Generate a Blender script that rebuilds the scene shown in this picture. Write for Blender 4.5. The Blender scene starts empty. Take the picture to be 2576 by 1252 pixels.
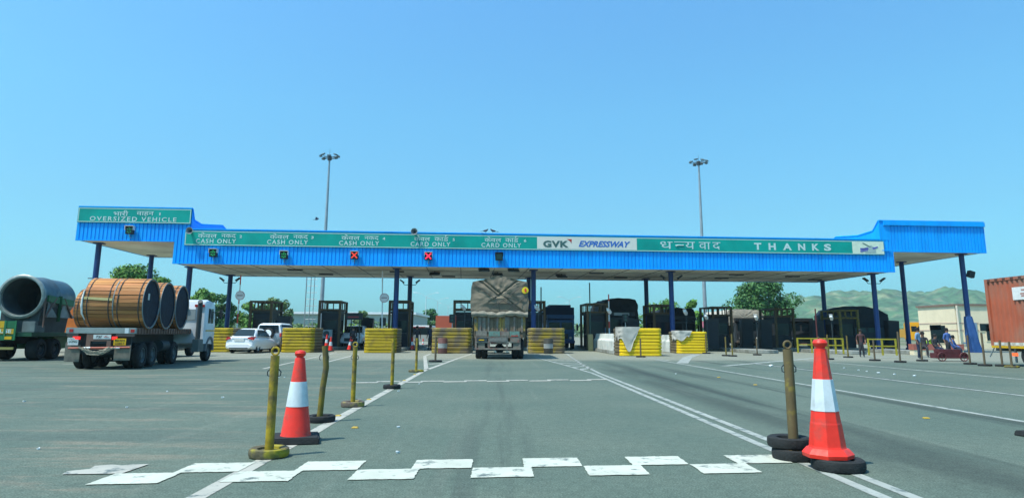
import bpy, bmesh, math, random
from mathutils import Vector, Matrix, Euler, noise
from math import sin, cos, pi, radians, atan, atan2, sqrt
random.seed(7)
SC = bpy.context.scene
COL = SC.collection

# ------------------------------------------------------------------ camera
F, CX, CY, HC = 1690.0, 1288.0, 540.0, 1.25          # photo measured at 2576 px wide
YAW, PITCH, ROLL = 0.0166, atan(298 / 1690), 0.005
fwd = Vector((sin(YAW) * cos(PITCH), cos(YAW) * cos(PITCH), sin(PITCH)))
rt = Vector((fwd.y, -fwd.x, 0)).normalized()
upv = rt.cross(fwd)
cr = rt * cos(ROLL) + upv * sin(ROLL)
cu = upv * cos(ROLL) - rt * sin(ROLL)
cam = bpy.data.cameras.new('camera')
cam_ob = bpy.data.objects.new('camera', cam)
COL.objects.link(cam_ob)
M = Matrix((cr, cu, -fwd)).transposed().to_4x4()
M.translation = Vector((0, 0, HC))
cam_ob.matrix_world = M
cam.sensor_width = 36
cam.lens = F / 2576 * 36
cam.shift_y = -86 / 2576
cam.clip_end = 20000
cam.clip_start = 0.05
SC.camera = cam_ob

def ray(px, py):
    return cr * ((px - CX) / F) + cu * ((CY - py) / F) + fwd
def g(px, py, z=0.0):                                  # ground point seen at a pixel of the photo
    d = ray(px, py); t = (z - HC) / d.z
    return Vector((d.x * t, d.y * t, z))
def at(px, py, y):                                     # point at road distance y
    d = ray(px, py); t = y / d.y
    return Vector((d.x * t, y, d.z * t + HC))

# ------------------------------------------------------------------ sky, sun, exposure
SUN = Vector((-0.50, -0.30, 1.12)).normalized()
world = bpy.data.worlds.new('World'); SC.world = world; world.use_nodes = True
wn = world.node_tree; bg = wn.nodes['Background']
sky = wn.nodes.new('ShaderNodeTexSky'); sky.sky_type = 'NISHITA'; sky.sun_disc = False
sky.sun_elevation = math.asin(SUN.z); sky.sun_rotation = atan2(SUN.x, SUN.y)
sky.altitude = 200; sky.air_density = 1.0; sky.dust_density = 1.6; sky.ozone_density = 1.6
tint = wn.nodes.new('ShaderNodeMix'); tint.data_type = 'RGBA'; tint.blend_type = 'MULTIPLY'
tint.inputs[0].default_value = 1.0
tint.inputs[7].default_value = (0.70, 1.14, 1.20, 1)
tcw = wn.nodes.new('ShaderNodeTexCoord'); sepw = wn.nodes.new('ShaderNodeSeparateXYZ'); ramp = wn.nodes.new('ShaderNodeValToRGB')
wn.links.new(tcw.outputs['Generated'], sepw.inputs[0]); wn.links.new(sepw.outputs[2], ramp.inputs[0])
RK = [(0.0, (.44, .75, .83)), (.06, (.46, .76, .82)), (.17, (.63, .82, .84)), (.31, (.77, 1.0, 1.03)), (.47, (.88, 1.10, 1.22)), (1.0, (.92, 1.1, 1.25))]
while len(ramp.color_ramp.elements) < len(RK): ramp.color_ramp.elements.new(.5)
for e, (p_, c_) in zip(ramp.color_ramp.elements, RK): e.position = p_; e.color = (c_[0] * .70 * .8, c_[1] * 1.14 * .8, c_[2] * 1.20 * .8, 1)
wn.links.new(ramp.outputs[0], tint.inputs[7])
wn.links.new(sky.outputs[0], tint.inputs[6]); wn.links.new(tint.outputs[2], bg.inputs[0])
bg.inputs[1].default_value = 0.15
sl = bpy.data.lights.new('sun', 'SUN'); sl.energy = 3.5; sl.angle = radians(0.5); sl.color = (1.0, 0.95, 0.86)
so = bpy.data.objects.new('sun', sl); COL.objects.link(so)
so.rotation_euler = (-SUN).to_track_quat('-Z', 'Y').to_euler(); so.location = (0, 0, 60)
SC.view_settings.view_transform = 'Standard'; SC.view_settings.look = 'None'
SC.view_settings.exposure = 0.66; SC.view_settings.gamma = 1.0
SC.cycles.max_bounces = 6; SC.cycles.volume_bounces = 0; SC.cycles.use_denoising = True

# ------------------------------------------------------------------ materials
MATS = {}
def mat(name, col, rough=0.6, metal=0.0, var=0.12, scale=2.5, bump=0.0, bscale=20, col2=None, c2amt=0.45, c2scale=1.2,
        emit=None, estr=0, vcol=False, spec=0.4, stretch=(1, 1, 1), alpha=1.0, coat=0):
    if name in MATS: return MATS[name]
    m = bpy.data.materials.new(name); m.use_nodes = True; MATS[name] = m
    nt = m.node_tree; b = nt.nodes['Principled BSDF']; L = nt.links
    b.inputs['Roughness'].default_value = rough; b.inputs['Metallic'].default_value = metal
    b.inputs['Specular IOR Level'].default_value = spec
    if coat: b.inputs['Coat Weight'].default_value = coat; b.inputs['Coat Roughness'].default_value = 0.08
    tc = nt.nodes.new('ShaderNodeTexCoord'); mp = nt.nodes.new('ShaderNodeMapping')
    mp.inputs['Scale'].default_value = stretch
    L.new(tc.outputs['Object'], mp.inputs[0])
    n1 = nt.nodes.new('ShaderNodeTexNoise'); n1.inputs['Scale'].default_value = scale; n1.inputs['Detail'].default_value = 6
    n1.inputs['Roughness'].default_value = 0.65
    L.new(mp.outputs[0], n1.inputs['Vector'])
    mr = nt.nodes.new('ShaderNodeMapRange'); mr.inputs[1].default_value = 0.3; mr.inputs[2].default_value = 0.7
    mr.inputs[3].default_value = 1 - var; mr.inputs[4].default_value = 1 + var
    L.new(n1.outputs[0], mr.inputs[0])
    base = nt.nodes.new('ShaderNodeMix'); base.data_type = 'RGBA'
    base.inputs[6].default_value = (*col, 1); base.inputs[7].default_value = (*(col2 or col), 1)
    if col2:
        n2 = nt.nodes.new('ShaderNodeTexNoise'); n2.inputs['Scale'].default_value = c2scale; n2.inputs['Detail'].default_value = 8
        L.new(mp.outputs[0], n2.inputs['Vector'])
        r2 = nt.nodes.new('ShaderNodeMapRange'); r2.inputs[1].default_value = 1 - c2amt - 0.06; r2.inputs[2].default_value = 1 - c2amt + 0.12
        L.new(n2.outputs[0], r2.inputs[0]); L.new(r2.outputs[0], base.inputs[0])
    else: base.inputs[0].default_value = 0
    src = base.outputs[2]
    if vcol:
        va = nt.nodes.new('ShaderNodeVertexColor'); va.layer_name = 'Col'
        mv = nt.nodes.new('ShaderNodeMix'); mv.data_type = 'RGBA'; mv.blend_type = 'MULTIPLY'; mv.inputs[0].default_value = 1
        L.new(src, mv.inputs[6]); L.new(va.outputs[0], mv.inputs[7]); src = mv.outputs[2]
    vm = nt.nodes.new('ShaderNodeVectorMath'); vm.operation = 'SCALE'
    L.new(src, vm.inputs[0]); L.new(mr.outputs[0], vm.inputs['Scale']); L.new(vm.outputs[0], b.inputs['Base Color'])
    if bump:
        n3 = nt.nodes.new('ShaderNodeTexNoise'); n3.inputs['Scale'].default_value = bscale; n3.inputs['Detail'].default_value = 5
        L.new(mp.outputs[0], n3.inputs['Vector'])
        bp = nt.nodes.new('ShaderNodeBump'); bp.inputs['Strength'].default_value = bump; bp.inputs['Distance'].default_value = 0.02
        L.new(n3.outputs[0], bp.inputs['Height']); L.new(bp.outputs[0], b.inputs['Normal'])
    if emit:
        b.inputs['Emission Color'].default_value = (*emit, 1); b.inputs['Emission Strength'].default_value = estr
    return m

blue_sheet = mat('blue_sheet', (0.002, 0.36, 0.92), 0.5, var=0.10, scale=1.2, spec=0.2, stretch=(1, 1, .25), col2=(0.003, 0.30, 0.84), c2amt=.42, c2scale=.7)
blue_dark = mat('blue_column_paint', (0.012, 0.045, 0.17), 0.45, var=0.15)
soffit_m = mat('soffit_panel', (0.78, 0.78, 0.66), 0.8, var=0.20, scale=0.35, col2=(0.58, 0.56, 0.45), c2amt=0.5, c2scale=0.25)
green_sign = mat('green_sign_sheet', (0.001, 0.33, 0.27), 0.5, var=0.16, scale=0.4, spec=.2, col2=(0.001, 0.27, 0.225), c2amt=.45, c2scale=.5)
white_sign = mat('white_lettering', (0.50, 0.66, 0.63), 0.5, var=0.05)
cream_sign = mat('cream_sign_sheet', (0.66, 0.66, 0.58), 0.5, var=0.06, scale=0.8)
grey_letter = mat('grey_green_lettering', (0.05, 0.12, 0.11), 0.5)
blue_letter = mat('blue_lettering', (0.03, 0.13, 0.48), 0.5)
red_letter = mat('red_lettering', (0.45, 0.03, 0.02), 0.5)
violet_letter = mat('violet_lettering', (0.10, 0.10, 0.42), 0.5)
paleg = mat('pale_grey_emblem', (0.36, 0.46, 0.44), 0.5)
black_m = mat('black_enclosure', (0.012, 0.016, 0.018), 0.5)
dark_glass = mat('dark_glass', (0.008, 0.018, 0.024), 0.12, spec=0.4, var=0.05)
white_metal = mat('white_painted_metal', (0.66, 0.70, 0.70), 0.4, var=0.08)
grey_metal = mat('galvanised_metal', (0.30, 0.34, 0.35), 0.45, metal=0.35, var=0.15)
dark_metal = mat('dark_steel', (0.03, 0.045, 0.05), 0.6, var=0.2)
rubber = mat('tyre_rubber', (0.016, 0.018, 0.018), 0.85, var=0.25, scale=8, bump=0.4, bscale=40)
yellow_worn = mat('worn_yellow_paint', (0.34, 0.235, 0.010), 0.6, var=0.25, scale=9, col2=(0.125, 0.09, 0.03), c2amt=0.50, c2scale=6, bump=0.2)
yellow_dirty = mat('dirty_yellow_paint', (0.19, 0.14, 0.015), 0.65, var=0.25, scale=7, col2=(0.10, 0.075, 0.035), c2amt=0.50, c2scale=5, bump=0.2)
tyre_yellow = mat('yellow_smeared_tyre', (0.10, 0.085, 0.045), 0.8, var=0.25, scale=9, col2=(0.26, 0.22, 0.015), c2amt=0.48, c2scale=7, bump=0.5, bscale=25)
cone_red = mat('cone_red_plastic', (0.80, 0.035, 0.018), 0.42, var=0.10, scale=5, col2=(0.50, 0.06, 0.04), c2amt=0.42, c2scale=7, bump=0.15)
cone_white = mat('cone_white_sleeve', (0.60, 0.65, 0.66), 0.35, var=0.10, scale=9, col2=(0.46, 0.49, 0.48), c2amt=.42, c2scale=5)
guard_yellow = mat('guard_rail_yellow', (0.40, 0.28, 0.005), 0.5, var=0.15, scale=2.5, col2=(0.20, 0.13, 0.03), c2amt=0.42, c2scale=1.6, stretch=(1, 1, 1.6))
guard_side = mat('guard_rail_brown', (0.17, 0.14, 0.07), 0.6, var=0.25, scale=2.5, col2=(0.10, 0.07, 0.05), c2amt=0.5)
conc = mat('weathered_concrete', (0.58, 0.60, 0.55), 0.85, var=0.18, scale=1.5, col2=(0.34, 0.40, 0.38), c2amt=0.45, c2scale=0.9, bump=0.3)
cloth_w = mat('torn_white_cloth', (0.44, 0.43, 0.38), 0.9, var=0.15, scale=3, bump=0.5, bscale=8)
booth_brown = mat('booth_frame_paint', (0.075, 0.045, 0.015), 0.6, var=0.25)
booth_wall = mat('booth_panel', (0.007, 0.014, 0.020), 0.6, var=0.25)
red_arm = mat('red_boom_paint', (0.55, 0.05, 0.03), 0.5)
wood_lag = mat('drum_lagging_wood', (0.44, 0.185, 0.062), 0.75, var=0.25, scale=2.2, vcol=True, stretch=(0.35, 3, 3), bump=0.3)
drum_face = mat('drum_end_plastic', (0.008, 0.018, 0.035), 0.6, var=0.5, scale=6, bump=0.6, bscale=9, spec=.15)
drum_rim = mat('drum_rim_steel', (0.16, 0.20, 0.20), 0.6, var=0.3)
strap_m = mat('packing_strap', (0.05, 0.045, 0.04), 0.6)
white_strip = mat('white_wrapping_strip', (0.72, 0.72, 0.66), 0.8, bump=0.5)
brown_steel = mat('brown_chassis_paint', (0.19, 0.105, 0.075), 0.65, var=0.2, scale=5, col2=(0.12, 0.09, 0.07), c2amt=0.45)
bed_grey = mat('dusty_bed_steel', (0.20, 0.21, 0.19), 0.7, var=0.25, scale=4, col2=(0.13, 0.08, 0.06), c2amt=0.42)
flap_m = mat('dusty_mud_flap', (0.17, 0.155, 0.12), 0.85, var=0.3, scale=6, col2=(0.07, 0.07, 0.06), c2amt=0.42, c2scale=3)
rope_m = mat('hemp_rope', (0.30, 0.27, 0.20), 0.9, var=0.2, scale=12)
plate_y = mat('yellow_number_plate', (0.68, 0.40, 0.005), 0.5)
plate_w = mat('white_number_plate', (0.62, 0.64, 0.60), 0.5, var=0.15, scale=12)
tail_red = mat('tail_lamp_red', (0.42, 0.015, 0.012), 0.25, spec=0.6)
tail_lit = mat('tail_lamp_lit', (0.5, 0.01, 0.01), 0.25, emit=(1, 0.03, 0.02), estr=.7)
cab_white = mat('cab_white_paint', (0.66, 0.70, 0.72), 0.35, var=0.08, coat=0.3)
car_white = mat('car_white_paint', (0.80, 0.82, 0.82), 0.28, var=0.03, coat=0.6)
suv_grey = mat('suv_silver_paint', (0.28, 0.32, 0.33), 0.35, metal=0.3, coat=0.4)
tarp_m = mat('dusty_brown_tarpaulin', (0.195, 0.160, 0.112), 0.85, var=0.14, scale=5.0, col2=(0.155, 0.13, 0.095), c2amt=0.45, c2scale=0.9, bump=0.6, bscale=5)
tarp_dark = mat('dark_tarpaulin', (0.009, 0.013, 0.018), 0.8, var=0.25, bump=0.6, bscale=5)
tarp_pale = mat('pale_tarpaulin', (0.42, 0.39, 0.32), 0.85, var=0.2, bump=0.6, bscale=5)
plank_y = mat('faded_yellow_planks', (0.34, 0.21, 0.05), 0.75, var=0.35, scale=6, col2=(0.13, 0.12, 0.10), c2amt=0.5, c2scale=4)
plank_b = mat('grey_brown_planks', (0.15, 0.11, 0.07), 0.8, var=0.3, scale=6)
bump_m = mat('battered_bumper_paint', (0.20, 0.18, 0.145), 0.6, var=0.35, scale=8, col2=(0.18, 0.09, 0.07), c2amt=0.45, c2scale=4)
mint_m = mat('faded_mint_paint', (0.13, 0.23, 0.19), 0.6, var=0.25, scale=8, col2=(0.16, 0.12, 0.09), c2amt=0.38, c2scale=5)
orange_cont = mat('container_orange_paint', (0.42, 0.105, 0.05), 0.6, var=0.14, scale=1.2, col2=(0.30, 0.14, 0.09), c2amt=0.5, c2scale=0.6)
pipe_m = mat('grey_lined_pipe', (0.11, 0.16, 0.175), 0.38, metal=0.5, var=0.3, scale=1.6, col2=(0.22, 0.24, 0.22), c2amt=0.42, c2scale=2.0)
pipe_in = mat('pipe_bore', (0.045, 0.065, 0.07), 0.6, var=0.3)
ring_m = mat('bright_flange_ring', (0.26, 0.29, 0.26), 0.4, metal=0.3, var=0.3, scale=5)
green_paint = mat('truck_green_paint', (0.02, 0.15, 0.055), 0.5, var=0.25, scale=4)
orange_paint = mat('truck_orange_paint', (0.72, 0.16, 0.02), 0.5, var=0.2)
yellow_paint = mat('truck_yellow_paint', (0.62, 0.36, 0.01), 0.5, var=0.2)
build_cream = mat('cream_render', (0.78, 0.66, 0.45), 0.85, var=0.07, scale=0.8)
band_pink = mat('pink_band_render', (0.50, 0.36, 0.28), 0.85, var=0.1)
brick_red = mat('red_wall_paint', (0.34, 0.11, 0.08), 0.85, var=0.15)
skin_m = mat('skin', (0.20, 0.10, 0.06), 0.6); hair_m = mat('black_hair', (0.01, 0.01, 0.01), 0.8)
bark_m = mat('bark', (0.09, 0.065, 0.045), 0.9, var=0.3, bump=0.6)
tin_m = mat('white_roof_sheet', (0.72, 0.74, 0.74), 0.4, var=0.05)
shed_m = mat('pale_shed_wall', (0.34, 0.40, 0.36), 0.8, var=0.12)

def leaf_mat(name, c):
    m = bpy.data.materials.new(name); m.use_nodes = True; nt = m.node_tree; b = nt.nodes['Principled BSDF']
    va = nt.nodes.new('ShaderNodeVertexColor'); va.layer_name = 'Col'
    mx = nt.nodes.new('ShaderNodeMix'); mx.data_type = 'RGBA'; mx.blend_type = 'MULTIPLY'; mx.inputs[0].default_value = 1
    mx.inputs[6].default_value = (*c, 1); nt.links.new(va.outputs[0], mx.inputs[7]); nt.links.new(mx.outputs[2], b.inputs[0])
    b.inputs['Roughness'].default_value = 0.6
    b.inputs['Specular IOR Level'].default_value = 0.25
    return m
leaf_a = leaf_mat('leaf_mid_green', (0.105, 0.235, 0.045)); leaf_b = leaf_mat('leaf_dark_green', (0.055, 0.150, 0.048))
leaf_c = leaf_mat('leaf_bright_green', (0.19, 0.34, 0.03)); leaf_d = leaf_mat('leaf_dusty_green', (0.12, 0.20, 0.08))

# ------------------------------------------------------------------ mesh builder
class B:
    def __init__(s): s.v = []; s.f = []; s.c = []; s.mi = []; s.cur = 0; s.col = None
    def add(s, vs, fs):
        o = len(s.v); s.v += [tuple(v) for v in vs]
        for f in fs: s.f.append([i + o for i in f]); s.mi.append(s.cur); s.c.append(s.col)
    def box(s, cx, cy, cz, sx, sy, sz, rot=None, taper=1.0):
        P = []
        for z in (-1, 1):
            k = taper if z > 0 else 1
            for x, y in ((-1, -1), (1, -1), (1, 1), (-1, 1)):
                p = Vector((x * sx / 2 * k, y * sy / 2 * k, z * sz / 2))
                if rot: p = rot @ p
                P.append(p + Vector((cx, cy, cz)))
        s.add(P, [(0, 3, 2, 1), (4, 5, 6, 7), (0, 1, 5, 4), (1, 2, 6, 5), (2, 3, 7, 6), (3, 0, 4, 7)]); return s
    def b2(s, x0, x1, y0, y1, z0, z1):
        return s.box((x0 + x1) / 2, (y0 + y1) / 2, (z0 + z1) / 2, abs(x1 - x0), abs(y1 - y0), abs(z1 - z0))
    def tube(s, pts, r, n=8, caps=True):
        pts = [Vector(p) for p in pts]; rs = r if isinstance(r, (list, tuple)) else [r] * len(pts)
        rings = []; a = None
        for i, p in enumerate(pts):
            d = (pts[min(i + 1, len(pts) - 1)] - pts[max(i - 1, 0)])
            if d.length < 1e-9: d = Vector((0, 0, 1))
            d.normalize()
            if a is None: a = d.orthogonal().normalized() if abs(d.z) < 0.999 else Vector((1, 0, 0))
            a = (a - d * a.dot(d)).normalized(); b = d.cross(a)
            rings.append([p + (a * cos(2 * pi * k / n) + b * sin(2 * pi * k / n)) * rs[i] for k in range(n)])
        V = [q for R in rings for q in R]; Fs = []
        for i in range(len(rings) - 1):
            for k in range(n):
                Fs.append((i * n + k, i * n + (k + 1) % n, (i + 1) * n + (k + 1) % n, (i + 1) * n + k))
        if caps: Fs.append(tuple(range(n))[::-1]); Fs.append(tuple(range((len(rings) - 1) * n, len(rings) * n)))
        s.add(V, Fs); return s
    def lathe(s, prof, c=(0, 0, 0), axis='z', n=24, closed=False, phase=0, caps=True):
        V = []
        for r, h in prof:
            for k in range(n):
                t = 2 * pi * k / n + phase; x, y = r * cos(t), r * sin(t)
                p = (x, y, h) if axis == 'z' else ((h, x, y) if axis == 'x' else (y, h, x))
                V.append((p[0] + c[0], p[1] + c[1], p[2] + c[2]))
        m = len(prof); Fs = []
        for i in range(m if closed else m - 1):
            j = (i + 1) % m
            for k in range(n): Fs.append((i * n + k, i * n + (k + 1) % n, j * n + (k + 1) % n, j * n + k))
        if not closed and caps:
            if prof[0][0] > 1e-4: Fs.append(tuple(range(n))[::-1])
            if prof[-1][0] > 1e-4: Fs.append(tuple(range((m - 1) * n, m * n)))
        s.add(V, Fs); return s
    def prism(s, pts, vec):
        n = len(pts); vec = Vector(vec); P = [Vector(p) for p in pts]
        s.add(P + [p + vec for p in P], [tuple(range(n))[::-1], tuple(range(n, 2 * n))] +
              [(i, (i + 1) % n, n + (i + 1) % n, n + i) for i in range(n)]); return s
    def loft(s, secs, caps=True):
        n = len(secs[0]); V = [p for S in secs for p in S]; Fs = []
        for i in range(len(secs) - 1):
            for k in range(n): Fs.append((i * n + k, i * n + (k + 1) % n, (i + 1) * n + (k + 1) % n, (i + 1) * n + k))
        if caps: Fs.append(tuple(range(n))[::-1]); Fs.append(tuple(range((len(secs) - 1) * n, len(secs) * n)))
        s.add(V, Fs); return s
    def grid(s, fn, nu, nv):
        V = [fn(i / nu, j / nv) for j in range(nv + 1) for i in range(nu + 1)]
        s.add(V, [(j * (nu + 1) + i, j * (nu + 1) + i + 1, (j + 1) * (nu + 1) + i + 1, (j + 1) * (nu + 1) + i) for j in range(nv) for i in range(nu)])
        return s
    def done(s, name, m, parent=None, smooth=False, label=None, bevel=0, recalc=True):
        me = bpy.data.meshes.new(name); me.from_pydata(s.v, [], s.f)
        ms = m if isinstance(m, (list, tuple)) else [m]
        for q in ms: me.materials.append(q)
        for p, i in zip(me.polygons, s.mi): p.material_index = i
        if any(c is not None for c in s.c):
            ca = me.color_attributes.new('Col', 'FLOAT_COLOR', 'CORNER'); data = []
            for p, c in zip(me.polygons, s.c): data += list((c or (1, 1, 1)) + (1,)) * p.loop_total
            ca.data.foreach_set('color', data)
        if recalc or bevel:
            bm = bmesh.new(); bm.from_mesh(me)
            if recalc: bmesh.ops.recalc_face_normals(bm, faces=bm.faces)
            if bevel: bmesh.ops.bevel(bm, geom=[e for e in bm.edges if e.calc_face_angle(0) > 0.6], offset=bevel, segments=2, affect='EDGES', clamp_overlap=True)
            bm.to_mesh(me); bm.free()
        if smooth:
            me.polygons.foreach_set('use_smooth', [True] * len(me.polygons))
            me.set_sharp_from_angle(angle=radians(38))
        o = bpy.data.objects.new(name, me); COL.objects.link(o)
        if parent: o.parent = parent
        if label: o['label'] = label
        return o

def tag(o, label, cat, group=None):
    o['label'] = label; o['category'] = cat
    if group: o['group'] = group
    return o
def thing(name, label, cat, loc=(0, 0, 0), rz=0.0, group=None, scale=1.0):
    o = bpy.data.objects.new(name, None); COL.objects.link(o); o.empty_display_size = 0.3
    o.location = loc; o.rotation_euler = (0, 0, rz); o.scale = (scale,) * 3
    return tag(o, label, cat, group)
def struct(o, kind='structure'): o['kind'] = kind; return o
def dup(root, loc, rz=None, label=None, group=None, scale=None):
    def cp(o, parent):
        c = o.copy(); COL.objects.link(c)
        if parent: c.parent = parent
        for ch in list(o.children): cp(ch, c)
        return c
    c = cp(root, None); c.location = loc
    if rz is not None: c.rotation_euler = (0, 0, rz)
    if scale is not None: c.scale = (scale,) * 3
    if label: c['label'] = label
    if group: c['group'] = group
    return c
def rotz(a): return Matrix.Rotation(a, 3, 'Z')
def text_mesh(body, bold=0.0, space=1.0, shear=0.0):
    c = bpy.data.curves.new('txt', 'FONT'); c.body = body; c.size = 1; c.space_character = space; c.shear = shear; c.offset = bold; c.resolution_u = 3
    o = bpy.data.objects.new('txt', c); COL.objects.link(o)
    dg = bpy.context.evaluated_depsgraph_get(); dg.update()
    me = bpy.data.meshes.new_from_object(o.evaluated_get(dg)); bpy.data.objects.remove(o); bpy.data.curves.remove(c)
    V = [v.co.copy() for v in me.vertices]; Fs = [tuple(p.vertices) for p in me.polygons]
    bpy.data.meshes.remove(me); return V, Fs
def put_text(b, body, x0, x1, z0, z1, y, bold=0.02, space=1.0, shear=0.0, norm='y'):
    """lettering in the local xz plane facing -y, fitted into the box x0..x1, z0..z1"""
    V, Fs = text_mesh(body, bold, space, shear)
    a0 = min(v.x for v in V); a1 = max(v.x for v in V); c0 = min(v.y for v in V); c1 = max(v.y for v in V)
    P = [(x0 + (v.x - a0) / (a1 - a0) * (x1 - x0), y, z0 + (v.y - c0) / (c1 - c0) * (z1 - z0)) for v in V]
    b.add(P, Fs)

def wheel(parent, x, y, r, w, rim_m=None, name='wheel', side=1):
    b = B(); k = w / 2
    b.lathe([(r * .58, -k * .8), (r * .62, -k), (r * .90, -k), (r * .985, -k * .72), (r, -k * .3), (r, k * .3), (r * .985, k * .72), (r * .90, k), (r * .62, k), (r * .58, k * .8)], (0, 0, 0), 'x', 28, closed=True)
    t = b.done(name, rubber, parent, smooth=True); t.location = (x, y, r)
    q = B(); s = side
    q.lathe([(r * .585, -k * .75 * s), (r * .585, k * .82 * s), (r * .52, k * .86 * s), (r * .48, k * .35 * s), (r * .25, k * .30 * s), (r * .23, k * .75 * s), (r * .02, k * .78 * s)], (0, 0, 0), 'x', 20)
    for i in range(8):
        a = i * pi / 4; q.box(k * .38 * s, cos(a) * r * .33, sin(a) * r * .33, .03, .04, .04)
    q.done('rim', rim_m or grey_metal, t, smooth=True)
    return t

# ================================================================== GROUND
def road_material():
    m = bpy.data.materials.new('asphalt'); m.use_nodes = True; nt = m.node_tree; L = nt.links; b = nt.nodes['Principled BSDF']
    b.inputs['Roughness'].default_value = 0.85; b.inputs['Specular IOR Level'].default_value = 0.25
    geo = nt.nodes.new('ShaderNodeNewGeometry'); pos = geo.outputs['Position']
    def N(scale, st=(1, 1, 1), det=6, rough=0.6):
        mp = nt.nodes.new('ShaderNodeMapping'); mp.inputs['Scale'].default_value = st; L.new(pos, mp.inputs[0])
        n = nt.nodes.new('ShaderNodeTexNoise'); n.inputs['Scale'].default_value = scale; n.inputs['Detail'].default_value = det; n.inputs['Roughness'].default_value = rough
        L.new(mp.outputs[0], n.inputs['Vector']); return n.outputs[0]
    def R(src, a, c, lo=0, hi=1, st='SMOOTHSTEP'):
        r = nt.nodes.new('ShaderNodeMapRange'); r.interpolation_type = st
        r.inputs[1].default_value = a; r.inputs[2].default_value = c; r.inputs[3].default_value = lo; r.inputs[4].default_value = hi
        L.new(src, r.inputs[0]); return r.outputs[0]
    def mth(op, a, c):
        n = nt.nodes.new('ShaderNodeMath'); n.operation = op
        for i, q in enumerate((a, c)):
            if isinstance(q, (int, float)): n.inputs[i].default_value = q
            else: L.new(q, n.inputs[i])
        return n.outputs[0]
    def mix(fac, a, c):
        n = nt.nodes.new('ShaderNodeMix'); n.data_type = 'RGBA'; L.new(fac, n.inputs[0])
        for i, q in ((6, a), (7, c)):
            if isinstance(q, tuple): n.inputs[i].default_value = (*q, 1)
            else: L.new(q, n.inputs[i])
        return n.outputs[2]
    sx = nt.nodes.new('ShaderNodeSeparateXYZ'); L.new(pos, sx.inputs[0]); X, Y = sx.outputs[0], sx.outputs[1]
    c = mix(R(N(0.35), .35, .65), (0.098, 0.135, 0.122), (0.122, 0.155, 0.138))
    # rusty cross streaks on the left, long rubbed wheel tracks in the lanes
    left = R(X, -2.2, -4.0)
    st1 = mth('MULTIPLY', R(N(1.0, (0.34, 1.7, 1), 8, .75), .50, .64), left)
    c = mix(mth('MULTIPLY', st1, .62), c, (0.25, 0.21, 0.175))
    st2 = mth('MULTIPLY', R(N(1.0, (0.12, 0.8, 1), 5), .50, .62), left)
    c = mix(mth('MULTIPLY', st2, .40), c, (0.072, 0.100, 0.098))
    tr = R(N(1.0, (1.1, 0.035, 1), 4, .5), .53, .66); right = R(X, 2.9, 4.2)
    c = mix(mth('MULTIPLY', mth('MULTIPLY', tr, right), .75), c, (0.042, 0.056, 0.054))
    t2 = mth('MULTIPLY', mth('MULTIPLY', R(X, 3.4, 4.1), R(X, 5.3, 4.5)), R(N(1.0, (.6, .12, 1), 4), .3, .55))
    c = mix(mth('MULTIPLY', t2, .65), c, (0.040, 0.052, 0.050))
    t3 = mth('MULTIPLY', mth('MULTIPLY', R(X, -.8, -.3), R(X, .55, .15)), R(N(1.0, (3, .10, 1), 4), .45, .62))
    c = mix(mth('MULTIPLY', t3, .5), c, (0.065, 0.083, 0.08))
    lt = R(N(1.0, (1.6, .05, 1), 5), .55, .72)
    c = mix(mth('MULTIPLY', lt, .35), c, (0.19, 0.21, 0.19))
    # lighter worn concrete apron near the booths
    yy = mth('ADD', Y, mth('MULTIPLY', N(0.3, (1, 1, 1), 5), 6.0))
    ap = mth('MULTIPLY', R(yy, 33.5, 38.5), 1.0)
    c = mix(mth('MULTIPLY', ap, .85), c, (0.27, 0.27, 0.24))
    # oil spots
    sp = R(N(0.55, (1, .35, 1), 6, .75), .66, .74); c = mix(mth('MULTIPLY', sp, .4), c, (0.05, 0.06, 0.055))
    # aggregate speckle
    ag = R(N(60, (1, 1, 1), 3, .7), .35, .68, .55, 1.5, 'LINEAR')
    vm = nt.nodes.new('ShaderNodeVectorMath'); vm.operation = 'SCALE'; L.new(c, vm.inputs[0]); L.new(ag, vm.inputs['Scale'])
    ag2 = R(N(9, (1, 1, 1), 8, .75), .3, .7, .78, 1.22, 'LINEAR')
    v2 = nt.nodes.new('ShaderNodeVectorMath'); v2.operation = 'SCALE'; L.new(vm.outputs[0], v2.inputs[0]); L.new(ag2, v2.inputs['Scale'])
    dk = nt.nodes.new('ShaderNodeMix'); dk.data_type = 'RGBA'; dk.blend_type = 'MULTIPLY'; dk.inputs[0].default_value = 1; dk.inputs[7].default_value = (.88, .89, .77, 1)
    L.new(v2.outputs[0], dk.inputs[6]); L.new(dk.outputs[2], b.inputs['Base Color'])
    bp = nt.nodes.new('ShaderNodeBump'); bp.inputs['Strength'].default_value = 0.35; bp.inputs['Distance'].default_value = 0.008
    L.new(N(55, (1, 1, 1), 3), bp.inputs['Height']); L.new(bp.outputs[0], b.inputs['Normal'])
    return m
road_m = road_material()
soil = mat('dry_soil_and_scrub', (0.17, 0.17, 0.10), 0.95, var=0.25, scale=0.05, col2=(0.07, 0.11, 0.04), c2amt=0.5, c2scale=0.03)
b = B(); b.b2(-2500, 2500, -60, 4200, -1.2, -0.03); struct(b.done('ground', soil))
b = B(); b.add([(-34, -14, 0), (60, -14, 0), (60, 72, 0), (34, 120, 0), (-34, 120, 0)], [(0, 1, 2, 3, 4)])
b.add([(-26, 120, 0), (26, 120, 0), (18, 700, 0), (-34, 700, 0)], [(0, 1, 2, 3)])
struct(b.done('road', road_m))

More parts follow.
